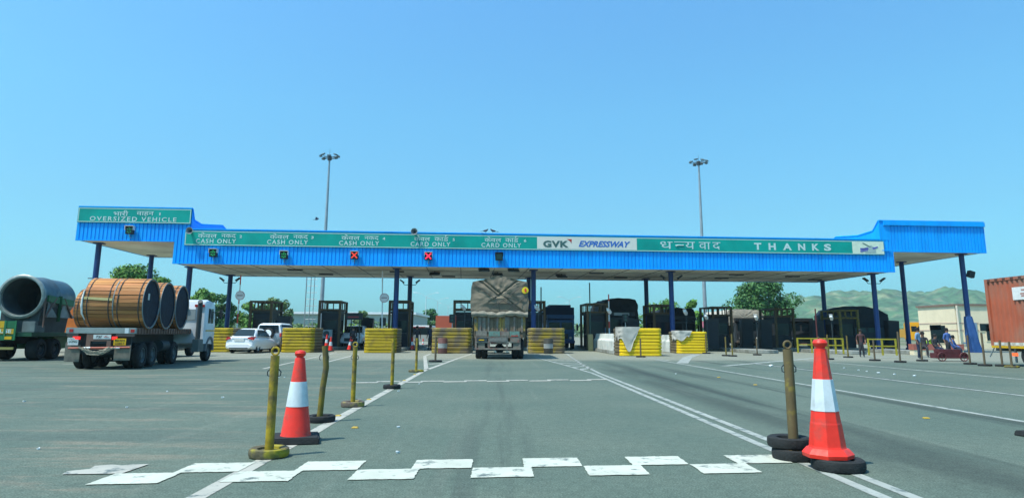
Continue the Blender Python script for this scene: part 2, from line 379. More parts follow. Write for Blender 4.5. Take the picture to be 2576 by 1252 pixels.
def worn_paint(name, col, wear):
    m = bpy.data.materials.new(name); m.use_nodes = True; nt = m.node_tree; L = nt.links; b = nt.nodes['Principled BSDF']
    geo = nt.nodes.new('ShaderNodeNewGeometry')
    def N(s, d=8, r=.7):
        n = nt.nodes.new('ShaderNodeTexNoise'); n.inputs['Scale'].default_value = s; n.inputs['Detail'].default_value = d; n.inputs['Roughness'].default_value = r
        L.new(geo.outputs['Position'], n.inputs['Vector']); return n.outputs[0]
    r = nt.nodes.new('ShaderNodeMapRange'); r.inputs[1].default_value = 1 - wear - .05; r.inputs[2].default_value = 1 - wear + .05; L.new(N(5), r.inputs[0])
    mx = nt.nodes.new('ShaderNodeMix'); mx.data_type = 'RGBA'; L.new(r.outputs[0], mx.inputs[0])
    mx.inputs[6].default_value = (*col, 1); mx.inputs[7].default_value = (0.12, 0.15, 0.14, 1)
    r2 = nt.nodes.new('ShaderNodeMapRange'); r2.inputs[1].default_value = .3; r2.inputs[2].default_value = .7; r2.inputs[3].default_value = .82; r2.inputs[4].default_value = 1.1; L.new(N(1.7), r2.inputs[0])
    vm = nt.nodes.new('ShaderNodeVectorMath'); vm.operation = 'SCALE'; L.new(mx.outputs[2], vm.inputs[0]); L.new(r2.outputs[0], vm.inputs['Scale'])
    L.new(vm.outputs[0], b.inputs['Base Color']); b.inputs['Roughness'].default_value = .7; b.inputs['Specular IOR Level'].default_value = .3
    return m
paint_a = worn_paint('road_paint_white', (0.50, 0.52, 0.43), 0.41)
paint_b = worn_paint('road_paint_faded', (0.33, 0.35, 0.31), 0.44)
paint_c = worn_paint('road_paint_dusty', (0.40, 0.39, 0.33), 0.42)

def strip(b, pts, w, z=0.004):                          # painted line along points, thin sheet
    P = [Vector((p[0], p[1], 0)) for p in pts]; V = []
    for i, p in enumerate(P):
        d = (P[min(i + 1, len(P) - 1)] - P[max(i - 1, 0)]).normalized(); n = Vector((d.y, -d.x, 0)) * w / 2
        V += [p - n + Vector((0, 0, z)), p + n + Vector((0, 0, z))]
    b.add(V, [(2 * i, 2 * i + 1, 2 * i + 3, 2 * i + 2) for i in range(len(P) - 1)])
def dense(p, q, n=12): return [(p[0] + (q[0] - p[0]) * i / n, p[1] + (q[1] - p[1]) * i / n) for i in range(n + 1)]
# checked stop marks across the lane, a near and a far set
def checks(y0, x0, sk, first, n, size, depth, skip_far=(), skip_near=()):
    b = B(); z = 0.008
    for i in range(n):
        for row in (0, 1):
            if row == 0 and i in skip_near or row == 1 and i in skip_far: continue
            xa = x0 + first + i * size * 2 + (size * 0.92 if row else 0); xb = xa + size * 1.06
            ya = y0 + row * depth
            Q = [(xa, ya + sk * xa), (xb, ya + sk * xb), (xb, ya + depth + sk * xb), (xa, ya + depth + sk * xa)]; ring = []
            for a_, c_ in zip(Q, Q[1:] + Q[:1]):
                for k in range(14):
                    t = k / 14; x = a_[0] + (c_[0] - a_[0]) * t; y = a_[1] + (c_[1] - a_[1]) * t
                    ring.append((x + .011 * noise.noise(Vector((x * 17, y * 17, 0))), y + .016 * noise.noise(Vector((x * 17, y * 17, 5))), z))
            b.add(ring, [tuple(range(len(ring)))])
    return b
b = checks(6.22, 0, 0.092, -3.41, 6, 0.527, 0.44)
struct(b.done('stop_checks_marking', paint_a))
b = B(); b.add([(-3.86, 6.31, .008), (-3.36, 6.35, .008), (-3.34, 6.79, .008), (-3.50, 6.77, .008), (-3.55, 6.72, .008), (-3.68, 6.76, .008), (-3.80, 6.70, .008), (-3.76, 6.55, .008), (-3.9, 6.45, .008)], [(0, 1, 2, 3)])
b.f = [list(range(9))]; struct(b.done('stop_check_worn_marking', paint_c))
b = checks(18.1, 0, 0.20, -3.7, 6, 0.56, 0.30); struct(b.done('far_stop_checks_marking', paint_c))
b = B(); strip(b, dense((-2.27, 2.0), (-2.36, 9), 8) + dense((-2.38, 9.6), (-2.55, 24), 8), 0.15)
strip(b, [(-2.58, 24.2), (-4.1, 37.5), (-4.25, 42)], 0.16); strip(b, [(-2.5, 24.2), (-2.05, 36), (-1.75, 42)], 0.16)
for i in range(5): t = i / 5; strip(b, [(-2.9 - t * .7, 28 + t * 12), (-2.4 + t * .35, 29 + t * 12)], 0.2)
struct(b.done('left_lane_marking', paint_c))
b = B(); strip(b, dense((3.02, 2), (2.99, 22), 12) + [(2.6, 28), (2.1, 34), (1.9, 38)], 0.11)
strip(b, dense((3.27, 2), (3.20, 22), 12) + [(3.38, 28), (3.8, 36), (4.2, 43)], 0.11)
for i in range(8):
    y = 24.5 + i * 1.6; t = (y - 22) / 16; strip(b, [(3.0 - t * 1.0, y), (3.2 + t * .9, y + .8)], 0.28)
struct(b.done('right_double_lane_marking', paint_b))
b = B(); strip(b, dense((7.75, 3), (7.78, 16), 8) + dense((7.8, 16.5), (7.7, 34), 8), 0.13)
strip(b, dense((11.1, 4), (11.15, 30), 8), 0.15); strip(b, dense((15.3, 8), (15.2, 34), 8), 0.15)
strip(b, [(8.2, 33), (7.3, 40), (7.0, 45)], .16); strip(b, [(8.0, 30), (10.3, 37.5), (12.4, 43)], .5)
strip(b, [(9, 27.5), (17, 37), (24, 40)], .3)
struct(b.done('right_lane_markings', paint_b))
b = B(); strip(b, dense((-8.2, 24), (-10.4, 44)), 0.13); strip(b, [(-7.4, 29.5), (-8.4, 41)], 0.14)
strip(b, [(-13.2, 31.5), (-10.5, 38.0), (-9, 43)], .2); strip(b, [(-16.6, 26.4), (-14.0, 36), (-13.0, 42)], .16)
strip(b, [(-21, 38), (-14.5, 36.5)], .25)
struct(b.done('left_lane_markings', paint_c))

# kerbed islands --------------------------------------------------------------------------------
kerb_m = mat('island_kerb_concrete', (0.27, 0.28, 0.25), 0.85, var=0.25, scale=1.5, col2=(0.15, 0.15, 0.12), c2amt=.45, bump=.3)
ISL = [(-22.9, 45.5), (-17.8, 45.5), (-12.75, 45.6), (-7.7, 45.6), (-3.0, 45.2), (2.95, 45.8), (7.95, 42.2), (12.85, 47.0), (18.0, 45.6), (23.4, 44.4), (28.6, 42.8)]
for k, (x, y0) in enumerate(ISL):
    b = B(); w = 1.0; pts = [(x - w, y0 + 22, 0)] + [(x - w * cos(a), y0 + w - w * sin(a), 0) for a in [i * pi / 8 for i in range(9)]] + [(x + w, y0 + 22, 0)]
    b.prism(pts, (0, 0, .22)); struct(b.done('traffic_island', kerb_m, bevel=0.03))

# hills ------------------------------------------------------------------------------------------
def hill_h(px):                                         # ridge height in photo pixels above the horizon
    K = [(1500, -4), (1700, 6), (1900, 30), (1985, 84), (2040, 92), (2100, 90), (2150, 103), (2190, 109), (2250, 106), (2300, 107), (2345, 99), (2400, 113), (2440, 108), (2480, 96), (2560, 90), (2700, 104), (2900, 80), (3300, 60), (3800, 20), (4200, -4)]
    for (a, u), (c, v) in zip(K, K[1:]):
        if a <= px <= c:
            t = (px - a) / (c - a); t = t * t * (3 - 2 * t); return u + (v - u) * t
    return -4
def hill_fn(u, v):
    px = 1500 + u * 2700; yy = 620 + 520 * v
    X = (px - 1260) / 1690 * 1000 * (0.8 + .2 * v)
    H = max(hill_h(px), -4) * 1000 / 1690
    prof = sin(min(v / 0.75, 1.3) * pi / 2) if v < .75 else 1 - (v - .75) * 1.2
    z = H * prof * (1 + .22 * (noise.fractal(Vector((X * .012, yy * .012, 3)), 1, 2, 5)) * (1 if v < .98 else 0)) + (8 * noise.fractal(Vector((X * .03, yy * .03, 1)), 1, 2, 4) + 2.5 * noise.noise(Vector((X * .16, yy * .16, 4)))) * prof
    return (X, yy, z - 2)
hill_m = mat('scrubby_hill', (0.055, 0.125, 0.055), 0.95, var=0.65, scale=0.07, col2=(0.16, 0.19, 0.10), c2amt=0.45, c2scale=0.045, bump=1.0, bscale=0.15)
b = B(); b.grid(hill_fn, 220, 46); struct(b.done('hills', hill_m, smooth=True))

# ================================================================== CANOPY
CA = atan(0.055)
canopy = thing('toll_canopy', 'long blue ribbed sheet-metal canopy across the toll lanes with a raised wing at each end', 'toll canopy', (0, 48.0, 0), CA)
Rc = Matrix.Rotation(CA, 3, 'Z')
def cw(u, v, z): return Rc @ Vector((u, v, z)) + Vector((0, 48.0, 0))
def cuv(px, py, v=0.0):                                 # canopy plane v=const seen at a pixel -> (u, z)
    d = ray(px, py); ex = Rc @ Vector((1, 0, 0)); ey = Rc @ Vector((0, 1, 0)); o = Vector((0, 48.0, 0)) + ey * v
    t = (o - Vector((0, 0, HC))).dot(ey) / d.dot(ey); p = d * t + Vector((0, 0, HC)) - o
    return p.dot(ex), p.z
def ribbed(b, p0, p1, z0, z1, pitch=0.265, out=0.05):
    p0 = Vector((*p0, 0)); p1 = Vector((*p1, 0)); d = p1 - p0; Ln = d.length; d.normalize(); n = Vector((d.y, -d.x, 0))
    k = max(1, round(Ln / pitch)); w = Ln / k; pts = []
    for i in range(k):
        s = i * w
        for a, o in ((0, 0), (w * .70, 0), (w * .78, -out), (w * .92, -out)): pts.append(p0 + d * (s + a) + n * o)
    pts.append(p1.copy())
    V = [(p.x, p.y, z) for p in pts for z in (z0, z1)]
    b.add(V, [(2 * i, 2 * i + 2, 2 * i + 3, 2 * i + 1) for i in range(len(pts) - 1)])
ZS, ZW, ZT, ZTW = 5.93, 7.46, 8.28, 9.74
UL0, UL1, UL2, UR2, UR1, UR0 = -29.35, -22.75, -21.70, 28.55, 29.5, 36.9
DP = 11.2
b = B()
ribbed(b, (UL1, 0), (UR1, 0), ZS, ZT); b.done('front_fascia', blue_sheet, canopy, recalc=False)
b = B()
ribbed(b, (UL0, 0), (UL1, 0), ZW, ZT); ribbed(b, (UL0, 0), (UL2, 0), ZT, ZTW)
ribbed(b, (UL0, DP), (UL0, 0), ZW, ZTW - .1); ribbed(b, (UL1, DP), (UL1, 0), ZS, ZW)
b.done('left_wing_fascia', blue_sheet, canopy, recalc=False)
b = B()
ribbed(b, (UR1, 0), (UR0, 0), ZW, ZT); ribbed(b, (UR2 + .70, 0), (UR0, 0), ZT, ZTW); ribbed(b, (UR0, 0), (UR0, DP), ZW, ZTW - .1); ribbed(b, (UR1, 0), (UR1, DP), ZS, ZW)
b.done('right_wing_fascia', blue_sheet, canopy, recalc=False)
b = B(); b.b2(UR2, UR2 + .70, -0.012, .05, ZT, ZTW); b.b2(UR2, UR2 + 0.70, -.10, -.02, ZT - .83, ZT - .75)
for zt, a, c in ((ZT, UL2, UR2), (ZTW, UL0, UL2), (ZTW, UR2, UR0)): b.b2(a, c, -.07, .16, zt - .02, zt + .07)
for zt, a, c in ((ZS, UL1, UR1), (ZW, UL0, UL1), (ZW, UR1, UR0)): b.b2(a, c, -.03, .14, zt - .06, zt)
b.b2(UR2 + .3, UR0 + .02, -.12, -.03, ZTW - .34, ZTW - .02)
b.done('edge_trim', blue_sheet, canopy, bevel=.008)
for s, U in ((1, UL2), (-1, UR2)):                      # stepped side cheek where each wing rises over the main roof
    K = [(0.05, 7.9), (0.05, ZTW), (.45, 9.02), (1.8, 8.92), (3.2, 9.12), (6.0, 9.52), (6.8, 9.34), (8.5, 8.9), (11.2, 8.6), (11.2, 7.9)]
    if s < 0: K = [(0.05, 7.9), (0.05, ZTW), (.8, 9.10), (2.8, 9.02), (5.9, 9.36), (6.5, 9.18), (11.2, 8.6), (11.2, 7.9)]
    b = B(); b.prism([(U - (.22 if s > 0 else 0), v, z) for v, z in K], (.22, 0, 0))
    b.tube([(U + (-.0 if s > 0 else .0), v, z) for v, z in K[1:-1]], .06, 6)
    b.done('wing_cheek', blue_sheet, canopy)
b = B(); b.b2(UL1 + .06, UR1 - .06, .16, DP, ZS + .03, ZS + .12); b.done('soffit', soffit_m, canopy)
b = B(); b.b2(UL0 + .06, UL1 - .02, .16, DP, ZW + .03, ZW + .12); b.done('wing_soffit', soffit_m, canopy)
b = B(); b.b2(UR1 + .02, UR0 - .06, .16, DP, ZW + .03, ZW + .12); b.done('wing_soffit', soffit_m, canopy)
b = B()
for i in range(1, 21): u = UL1 + (UR1 - UL1) * i / 21; b.b2(u - .02, u + .02, .2, DP - .1, ZS + .005, ZS + .028)
for v in (3.8, 7.6): b.b2(UL1 + .1, UR1 - .1, v - .02, v + .02, ZS + .008, ZS + .029)
b.done('soffit_joint_strips', mat('joint_grey', (0.16, 0.17, 0.15), .8), canopy)
b = B(); b.b2(UL1, UR1, DP, DP + .1, ZS, ZT - .1); b.b2(UL0, UL1 - .01, DP, DP + .1, ZW, ZTW - .3); b.b2(UR1 + .01, UR0, DP, DP + .1, ZW, ZTW - .3)
b.done('rear_fascia', blue_sheet, canopy)
b = B(); b.b2(UL2 + .05, UR2 - .05, .2, DP, ZT - .35, ZT - .25); b.b2(UL0 + .05, UL2 - .3, .2, DP, ZT + .05, ZT + .15); b.b2(UR2 + .3, UR0 - .05, .2, DP, ZT + .05, ZT + .15)
b.done('roof', blue_sheet, canopy)
COLS = []
for px, py, yy, top in ((478, 676, 49.9, ZS), (999, 676, 49.9, ZS), (1342, 684, 50.4, ZS), (1687, 686, 50.9, ZS), (2196, 694, 51.6, ZS), (580, 697, 56.6, ZS), (1032, 703, 57.0, ZS), (1330, 705, 57.4, ZS), (1625, 707, 58.0, ZS),
        (2069, 713, 58.8, ZS), (249, 617, 48.3, ZW), (381, 652, 56.0, ZW), (2268, 668, 57.2, ZW), (2418, 642, 51.2, ZW)):
    COLS.append((at(px, py, yy).x, yy, top))
for k, (X, Y, zt) in enumerate(COLS):
    b = B(); l = Rc.transposed() @ (Vector((X, Y, 0)) - Vector((0, 48.0, 0)))
    b.tube([(l.x, l.y, 0), (l.x, l.y, zt + .05)], .185, 16); b.tube([(l.x, l.y, 0), (l.x, l.y, .25)], .27, 12)
    b.b2(l.x - .3, l.x + .3, l.y - .3, l.y + .3, zt - .05, zt + .02)
    o = b.done('column', blue_dark, canopy, smooth=True)
    if k == 10: b = B(); b.tube([(l.x - .5, l.y, 4.95), (l.x + .5, l.y, 4.95)], .035, 6); b.done('cross_bar', dark_metal, o)

# overhead sign boards ------------------------------------------------------------------------------
def sbox(px0, py0, px1, py1): 
    a = cuv(px0, py0); c = cuv(px1, py1); return a[0], c[0], c[1], a[1]   # u0,u1,zlow,zhigh
FV = -.09
DB = 0.006
def board(root, name, u0, u1, z0, z1, m, border=True):
    b = B(); b.b2(u0, u1, FV, -.04, z0, z1); o = b.done(name, m, root)
    if border:
        w = .045; i = .03
        b = B(); y0, y1 = FV - .006, FV + .002
        b.b2(u0 + i, u1 - i, y0, y1, z1 - i - w, z1 - i); b.b2(u0 + i, u1 - i, y0, y1, z0 + i, z0 + i + w)
        b.b2(u0 + i, u0 + i + w, y0, y1, z0 + i + w, z1 - i - w); b.b2(u1 - i - w, u1 - i, y0, y1, z0 + i + w, z1 - i - w)
        b.done('border', white_sign, o)
    return o
def letters(root, body, px0, px1, pyc, hh, m, bold=.02, space=1.0, shear=0.0, name='lettering'):
    a = cuv(px0, pyc, FV); c = cuv(px1, pyc, FV); zc = (a[1] + c[1]) / 2
    words = body.split(' '); V, _ = text_mesh(body, bold, space); W = max(v.x for v in V) - min(v.x for v in V); sc = (c[0] - a[0]) / W
    x = a[0]; wl = [max(v.x for v in text_mesh(w, bold, space)[0]) - min(v.x for v in text_mesh(w, bold, space)[0]) for w in words]
    gap = (c[0] - a[0] - sum(wl) * sc) / max(1, len(words) - 1)
    for w, l in zip(words, wl):
        b = B(); put_text(b, w, x, x + l * sc, zc - hh / 2, zc + hh / 2, FV - .012, bold, space, shear); x += l * sc + gap
        o = b.done(name, m, root, recalc=False)
    return o
sg = thing('overhead_sign', 'green sign reading OVERSIZED VEHICLE on the raised left wing of the canopy', 'sign', (0, 48.0, 0), CA)
u0, u1 = UL0 + .02, UL2 - .02
o1 = board(sg, 'green_panel', u0, u1, 8.66, 9.70, green_sign)
letters(o1, 'OVERSIZED VEHICLE', 226, 444, 551.0, .31, white_sign, .016, 1.3)
letters(o1, 'भारी', 286, 323, 536.0, .40, white_sign, DB); letters(o1, 'वाहन', 344, 387, 537.8, .34, white_sign, DB)
letters(o1, '1', 401, 404, 538.5, .20, white_sign, .03)
sg2 = thing('overhead_sign', 'long green lane sign along the canopy with CASH ONLY, CARD ONLY, GVK EXPRESSWAY and THANKS', 'sign', (0, 48.0, 0), CA)
za, zb = 7.16, 8.19
pa = cuv(466, 600)[0]; pb = cuv(2222, 620)[0]
o2 = board(sg2, 'green_panel', pa, pb, za, zb, green_sign)
def zpix(px, f):                                        # py of a height fraction f on the long sign at px
    lo, hi = 560, 700
    zt = za + (zb - za) * f
    for _ in range(30):
        mid = (lo + hi) / 2
        if cuv(px, mid)[1] > zt: lo = mid
        else: hi = mid
    return lo
LANES = [('CASH ONLY', 493, 594, 'केवल', 'नकद', 498, 546, 557, 594, '2', 603, 609), ('CASH ONLY', 672, 775, 'केवल', 'नकद', 679, 727, 738, 775, '3', 783, 789),
         ('CASH ONLY', 853, 954, 'केवल', 'नकद', 859, 905, 917, 953, '4', 963, 969), ('CARD ONLY', 1033, 1133, 'केवल', 'कार्ड', 1042, 1082, 1093, 1128, '5', 1139, 1144),
         ('CARD ONLY', 1211, 1311, 'केवल', 'कार्ड', 1219, 1261, 1271, 1304, '6', 1318, 1324)]
for en, x0, x1, h1, h2, a0, a1, c0, c1, dg, d0, d1 in LANES:
    letters(o2, en, x0, x1, zpix((x0 + x1) / 2, .315), .31, white_sign, .018, 1.25)
    letters(o2, h1, a0, a1, zpix((a0 + a1) / 2, .715), .38, white_sign, DB)
    if h2 == 'नकद': letters(o2, h2, c0, c1, zpix((c0 + c1) / 2, .68), .29, white_sign, DB)
    else:
        o = letters(o2, 'काड', c0, c1, zpix((c0 + c1) / 2, .68), .29, white_sign, DB)
        q = B(); ue, ze = cuv(c1 - 4, zpix(c1, .80), FV)   # the small hook (reph) over the last letter
        q.tube([(ue - .06, FV - .012, ze + .02), (ue - .10, FV - .012, ze + .09), (ue - .04, FV - .012, ze + .15), (ue + .05, FV - .012, ze + .15)], .022, 5); q.done('lettering', white_sign, o2)
    letters(o2, dg, d0, d1, zpix(d1, .66), .20, white_sign, .03)
# white company panel
e0 = cuv(1351, 612)[0]; e1 = cuv(1601, 612)[0]; q = B(); q.b2(e0, e1, FV - .008, FV + .004, za + .10, zb - .08); pan = q.done('cream_panel', cream_sign, sg2)
a, _ = cuv(1366, 612); c, _ = cuv(1430, 612); q = B(); put_text(q, 'GVK', a, c, 7.37, 7.86, FV - .02, .045, 1.1); q.done('lettering', grey_letter, pan, recalc=False)
a, _ = cuv(1455, 612); c, _ = cuv(1585, 612); q = B(); put_text(q, 'EXPRESSWAY', a, c, 7.44, 7.88, FV - .02, .03, 1.0, .35); q.done('lettering', blue_letter, pan, recalc=False)
a, _ = cuv(1430, 606); q = B(); q.prism([(a - .12, FV - .02, 7.98), (a + .22, FV - .02, 7.98), (a + .20, FV - .02, 7.68), (a + .10, FV - .02, 7.84)], (0, .006, 0)); q.done('corner_mark', red_letter, pan)
# thank-you wording: dh, half n + ya, va, aa, da
def hl(x0, x1): 
    q = B(); a = cuv(x0, 615)[0]; c = cuv(x1, 615)[0]; q.b2(a, c, FV - .014, FV - .006, 7.875, 7.925); q.done('lettering', white_sign, o2)
def dv(s, x0, x1, z0=7.38, z1=7.92, bold=.0):
    q = B(); a = cuv(x0, 615)[0]; c = cuv(x1, 615)[0]; put_text(q, s, a, c, z0, z1, FV - .012, bold); q.done('lettering', white_sign, o2, recalc=False)
dv('ध', 1660, 1691); dv('य', 1722, 1747); dv('वा', 1757, 1786); dv('द', 1791, 1811)
hl(1695, 1724)
q = B(); a = cuv(1698, 615)[0]; q.tube([(a, FV - .012, 7.66), (a + .08, FV - .012, 7.60), (a + .16, FV - .012, 7.655), (a + .62, FV - .012, 7.66)], [.05, .06, .045, .035], 6); q.done('lettering', white_sign, o2)
for s, x in zip('THANKS', (1896, 1932, 1968, 2006, 2041, 2071)):
    hw = 20; q = B(); a = cuv(x, 622)[0]; c = cuv(x + (18 if s != 'A' else 22), 622)[0]; put_text(q, s, a, c, 7.40, 7.92, FV - .012, .04); q.done('lettering', white_sign, o2, recalc=False)
e0 = cuv(2143, 628)[0]; e1 = pb - .06; q = B(); q.b2(e0, e1, FV - .008, FV + .004, za + .08, zb - .08); pan = q.done('cream_panel', mat('pale_cream_sheet', (0.66, 0.74, 0.58), .5), sg2)
m0 = (e0 + e1) / 2; q = B(); y_ = FV - .02
q.prism([(m0 - .25, y_, 7.30), (m0 + .60, y_, 7.30), (m0 + .60, y_, 7.62), (m0 + .25, y_, 7.86), (m0 - .25, y_, 7.66)], (0, .006, 0)); q.done('emblem', paleg, pan)
q = B(); q.prism([(m0 - .45, y_ - .004, 8.03), (m0 - .32, y_ - .004, 8.03), (m0 + .25, y_ - .004, 7.72), (m0 + .12, y_ - .004, 7.72)], (0, .006, 0)); q.done('emblem', grey_letter, pan)
q = B()
for i in range(6): q.prism([(m0 - .62 + i * .10, y_ - .006, 7.33 + i * .02), (m0 - .55 + i * .10, y_ - .006, 7.33 + i * .02), (m0 - .53 + i * .10, y_ - .006, 7.60 + i * .02), (m0 - .60 + i * .10, y_ - .006, 7.60 + i * .02)], (0, .006, 0))
q.b2(m0 - .62, m0 + .02, y_ - .006, y_, 7.55, 7.64); q.prism([(m0 + .30, y_ - .006, 7.66), (m0 + .75, y_ - .006, 7.78), (m0 + .78, y_ - .006, 7.70), (m0 + .42, y_ - .006, 7.56)], (0, .006, 0)); q.done('emblem', violet_letter, pan)

# lane signal lamps ---------------------------------------------------------------------------------
led_g = mat('green_lamp_lit', (0.02, 0.3, 0.08), .4, emit=(0.04, 0.9, 0.2), estr=.18)
led_r = mat('red_lamp_lit', (0.5, 0.02, 0.03), .4, emit=(1, 0.02, 0.07), estr=1.3)
led_d = mat('red_lamp_dim', (0.5, 0.05, 0.03), .4, emit=(1, 0.06, 0.03), estr=.55)
led_o = mat('lamp_lens_dark', (0.03, 0.07, 0.05), .3)
def signal(px, py, kind, label):
    u, z = cuv(px, py); w = cw(u, 0, 0)
    t = thing('lane_signal', label, 'lane signal', (w.x, w.y, z), CA, 'lane signal lamps on the canopy front')
    b = B(); b.b2(-.26, .26, -.33, -.10, -.27, .26); b.done('housing', black_m, t, bevel=.015)
    b = B(); b.b2(-.28, .28, -.48, -.10, .262, .29); b.b2(-.285, -.262, -.42, -.12, .0, .262); b.b2(.262, .285, -.42, -.12, 0, .262); b.done('hood', white_metal if kind != 'off' else black_m, t)
    b = B(); b.tube([(0, -.2, -.27), (0, -.2, -.46), (0, .0, -.5)], .02, 6); b.b2(-.10, .10, -.10, 0, -.05, .05); b.done('bracket', grey_metal, t)
    b = B(); y = -.338
    if kind in ('red', 'dim'):
        for s in (1, -1): b.box(0, y, 0, .56, .012, .085, rot=Matrix.Rotation(s * radians(45), 3, 'Y'))
        b.done('lamp_cross', led_r if kind == 'red' else led_d, t)
    elif kind == 'off':
        b.b2(-.19, .19, y - .004, y + .004, -.2, .18); b.done('lamp_lens', led_o, t)
    else:
        for dx, dz in ((0, .14), (-.12, .05), (.12, .05), (0, .02), (-.10, -.12), (.10, -.12), (0, -.17)):
            b.lathe([(.045, y - .006), (.0, y - .012)], (dx, 0, dz), 'y', 10)
        b.done('lamp_cluster', led_g if kind == 'green' else mat('green_lamp_faint', (0.03, 0.2, 0.1), .4, emit=(.05, .5, .2), estr=.15), t)
signal(331, 580, 'faint', 'faint green lane signal under the OVERSIZED VEHICLE sign')
signal(540, 637, 'green', 'lit green lane signal under the lane 2 CASH ONLY lettering')
signal(717, 642, 'green', 'lit green lane signal under the lane 3 CASH ONLY lettering')
signal(893, 643, 'dim', 'dim red cross lane signal under the lane 4 CASH ONLY lettering')
signal(1078, 645, 'red', 'bright red cross lane signal under the lane 5 CARD ONLY lettering')
signal(1255, 646, 'off', 'dark unlit lane signal under the lane 6 CARD ONLY lettering')

def speaker(px, py, label, rz=0):
    u, z = cuv(px, py); w = cw(u, 0, 0)
    t = thing('horn_loudspeaker', label, 'loudspeaker', (w.x, w.y, z), CA + rz, 'horn loudspeakers on the canopy edge')
    b = B(); b.lathe([(.24, -.42), (.225, -.42), (.15, -.30), (.07, -.16), (.05, -.10), (.065, -.10), (.085, -.17), (.165, -.30), (.24, -.40)], (0, 0, 0), 'y', 24, closed=True); b.done('horn', grey_metal, t, smooth=True)
    b = B(); b.lathe([(.0, -.33), (.045, -.31), (.05, -.2), (.05, -.08), (.09, -.06), (.09, .06), (.0, .07)], (0, 0, 0), 'y', 16); b.done('driver', dark_metal, t, smooth=True)
    b = B(); b.tube([(0, 0, -.05), (0, .0, -.32), (0, .04, -.34)], .018, 6); b.done('bracket', grey_metal, t)
speaker(482, 582, 'grey horn loudspeaker at the left corner of the long green sign')
speaker(1043, 584, 'grey horn loudspeaker standing above the CARD ONLY lettering of lane 5')

def bird(p, rz, label, flying=False, s=1.0):
    t = thing('bird', label, 'bird', p, rz, None, s)
    b = B(); b.tube([(-.17, 0, .10), (-.10, 0, .115), (0, 0, .13), (.08, 0, .17), (.115, 0, .215), (.15, 0, .225)], [.008, .045, .06, .045, .03, .012], 8)
    if flying:
        for q in (-1, 1): b.add([(.06, 0, .14), (-.07, 0, .14), (-.12, q * .22, .26), (-.14, q * .42, .22), (.02, q * .24, .27)], [(0, 1, 2, 4), (4, 2, 3)])
    else:
        for q in (-.02, .02): b.tube([(0, q, .09), (.01, q, 0)], .006, 5)
    b.done('body', mat('dark_feathers', (.06, .07, .08), .8), t, smooth=True)
    b = B(); b.prism([(-.13, -.03, .10), (-.13, .03, .10), (-.30, .05, .07), (-.30, -.05, .07)], (0, 0, .012)); b.done('tail', MATS['dark_feathers'], t)
for px, py, rz, lb in ((1222, 588.5, .5, 'dark bird perched upright on the canopy edge above the lane 6 lettering'), (1240, 589, 3.3, 'dark bird crouching on the canopy edge, right of the upright bird')):
    u, z = cuv(px, py); w = cw(u, .05, 0); bird((w.x, w.y, ZT + .07), rz, lb, s=1.35)
bird(at(797, 556, 60), .3, 'small dark bird flying in the sky left of the left lighting mast', True, 1.2)

# floodlights on columns ------------------------------------------------------------------------------
def flood(X, Y, z, s, label):
    t = thing('column_floodlight', label, 'floodlight', (X, Y, z), 0, 'small floodlights on the canopy columns')
    b = B(); b.tube([(s * .15, 0, -.28), (s * .45, -.05, -.28), (s * .62, -.08, -.1)], .025, 6); b.done('arm', dark_metal, t)
    b = B(); R_ = Matrix.Rotation(s * radians(-35), 3, 'Y'); b.box(s * .66, -.1, .02, .42, .3, .11, rot=R_); b.done('lamp_housing', dark_metal, t, bevel=.01)
for k, (i, z) in enumerate(((5, 5.55), (6, 5.5), (3, 5.5), (4, 5.45))):
    X, Y, _ = COLS[i]; nm = ('rear left column', 'rear column left of the tarpaulin truck', 'front column right of the GVK sign', 'front column at the right end of the main roof')[k]
    for s in (-1, 1): flood(X, Y, z, s, 'floodlight on the %s of the %s' % ('left' if s < 0 else 'right', nm))
X, Y, _ = COLS[13]; t = thing('column_floodlight', 'black box floodlight on the rightmost canopy column', 'floodlight', (X, Y, 5.9), 0, 'small floodlights on the canopy columns')
b = B(); b.b2(.2, .34, -.06, .06, -.05, .05); b.done('arm', dark_metal, t); b = B(); b.box(.55, -.05, 0, .45, .35, .5, rot=Matrix.Rotation(.3, 3, 'Y')); b.done('lamp_housing', black_m, t, bevel=.02)
# hanging soffit lights
k = 0
for px, v, w_, n_ in ((1095, 4.5, .9, 'square'), (1252, 4.5, .9, 'square'), (1412, 5.5, .9, 'square'), (1218, .9, .9, 'square'), (1292, .9, .9, 'square')):
    u, _ = cuv(px, 640, v); p = cw(u, v, 0); t = thing('soffit_light', ['dark square light panel tilted under the roof, nearest the lane 5 cross', 'dark square light panel under the roof above the tarpaulin truck', 'dark square light panel under the roof below the GVK lettering', 'dark light panel at the front edge of the roof, left of the lane 6 signal', 'dark light panel at the front edge of the roof, right of the lane 6 signal'][k], 'ceiling light', (p.x, p.y, ZS), CA, 'light panels under the canopy roof')
    b = B(); b.tube([(0, 0, .05), (0, 0, -.10)], .02, 6); b.done('stem', dark_metal, t)
    b = B(); b.box(0, 0, -.16, w_ * .9, w_ * 1.3, .10, rot=Matrix.Rotation(radians(12), 3, 'X')); b.done('lamp_housing', dark_metal, t, bevel=.01); k += 1
for i, (px, v) in enumerate(((745, 4.2), (823, 8), (1000, 4.8), (1130, 8.8), (1850, 4), (1812, 7.5), (1990, 5), (2045, 8), (1560, 8), (1500, 4))):
    u, _ = cuv(px, 640, v); p = cw(u, v, 0)
    t = thing('soffit_light', 'slim dark strip light under the canopy roof, %s in the row from the left' % ('first second third fourth ninth seventh tenth last sixth fifth'.split()[i] if i < 4 else ('fifth sixth seventh eighth ninth tenth'.split()[[9, 8, 5, 4, 6, 7].index(i)])), 'ceiling light', (p.x, p.y, ZS), CA, 'light panels under the canopy roof')
    b = B(); b.b2(-.55, .55, -.18, .18, -.06, .03); b.done('lamp_housing', dark_metal, t, bevel=.01)

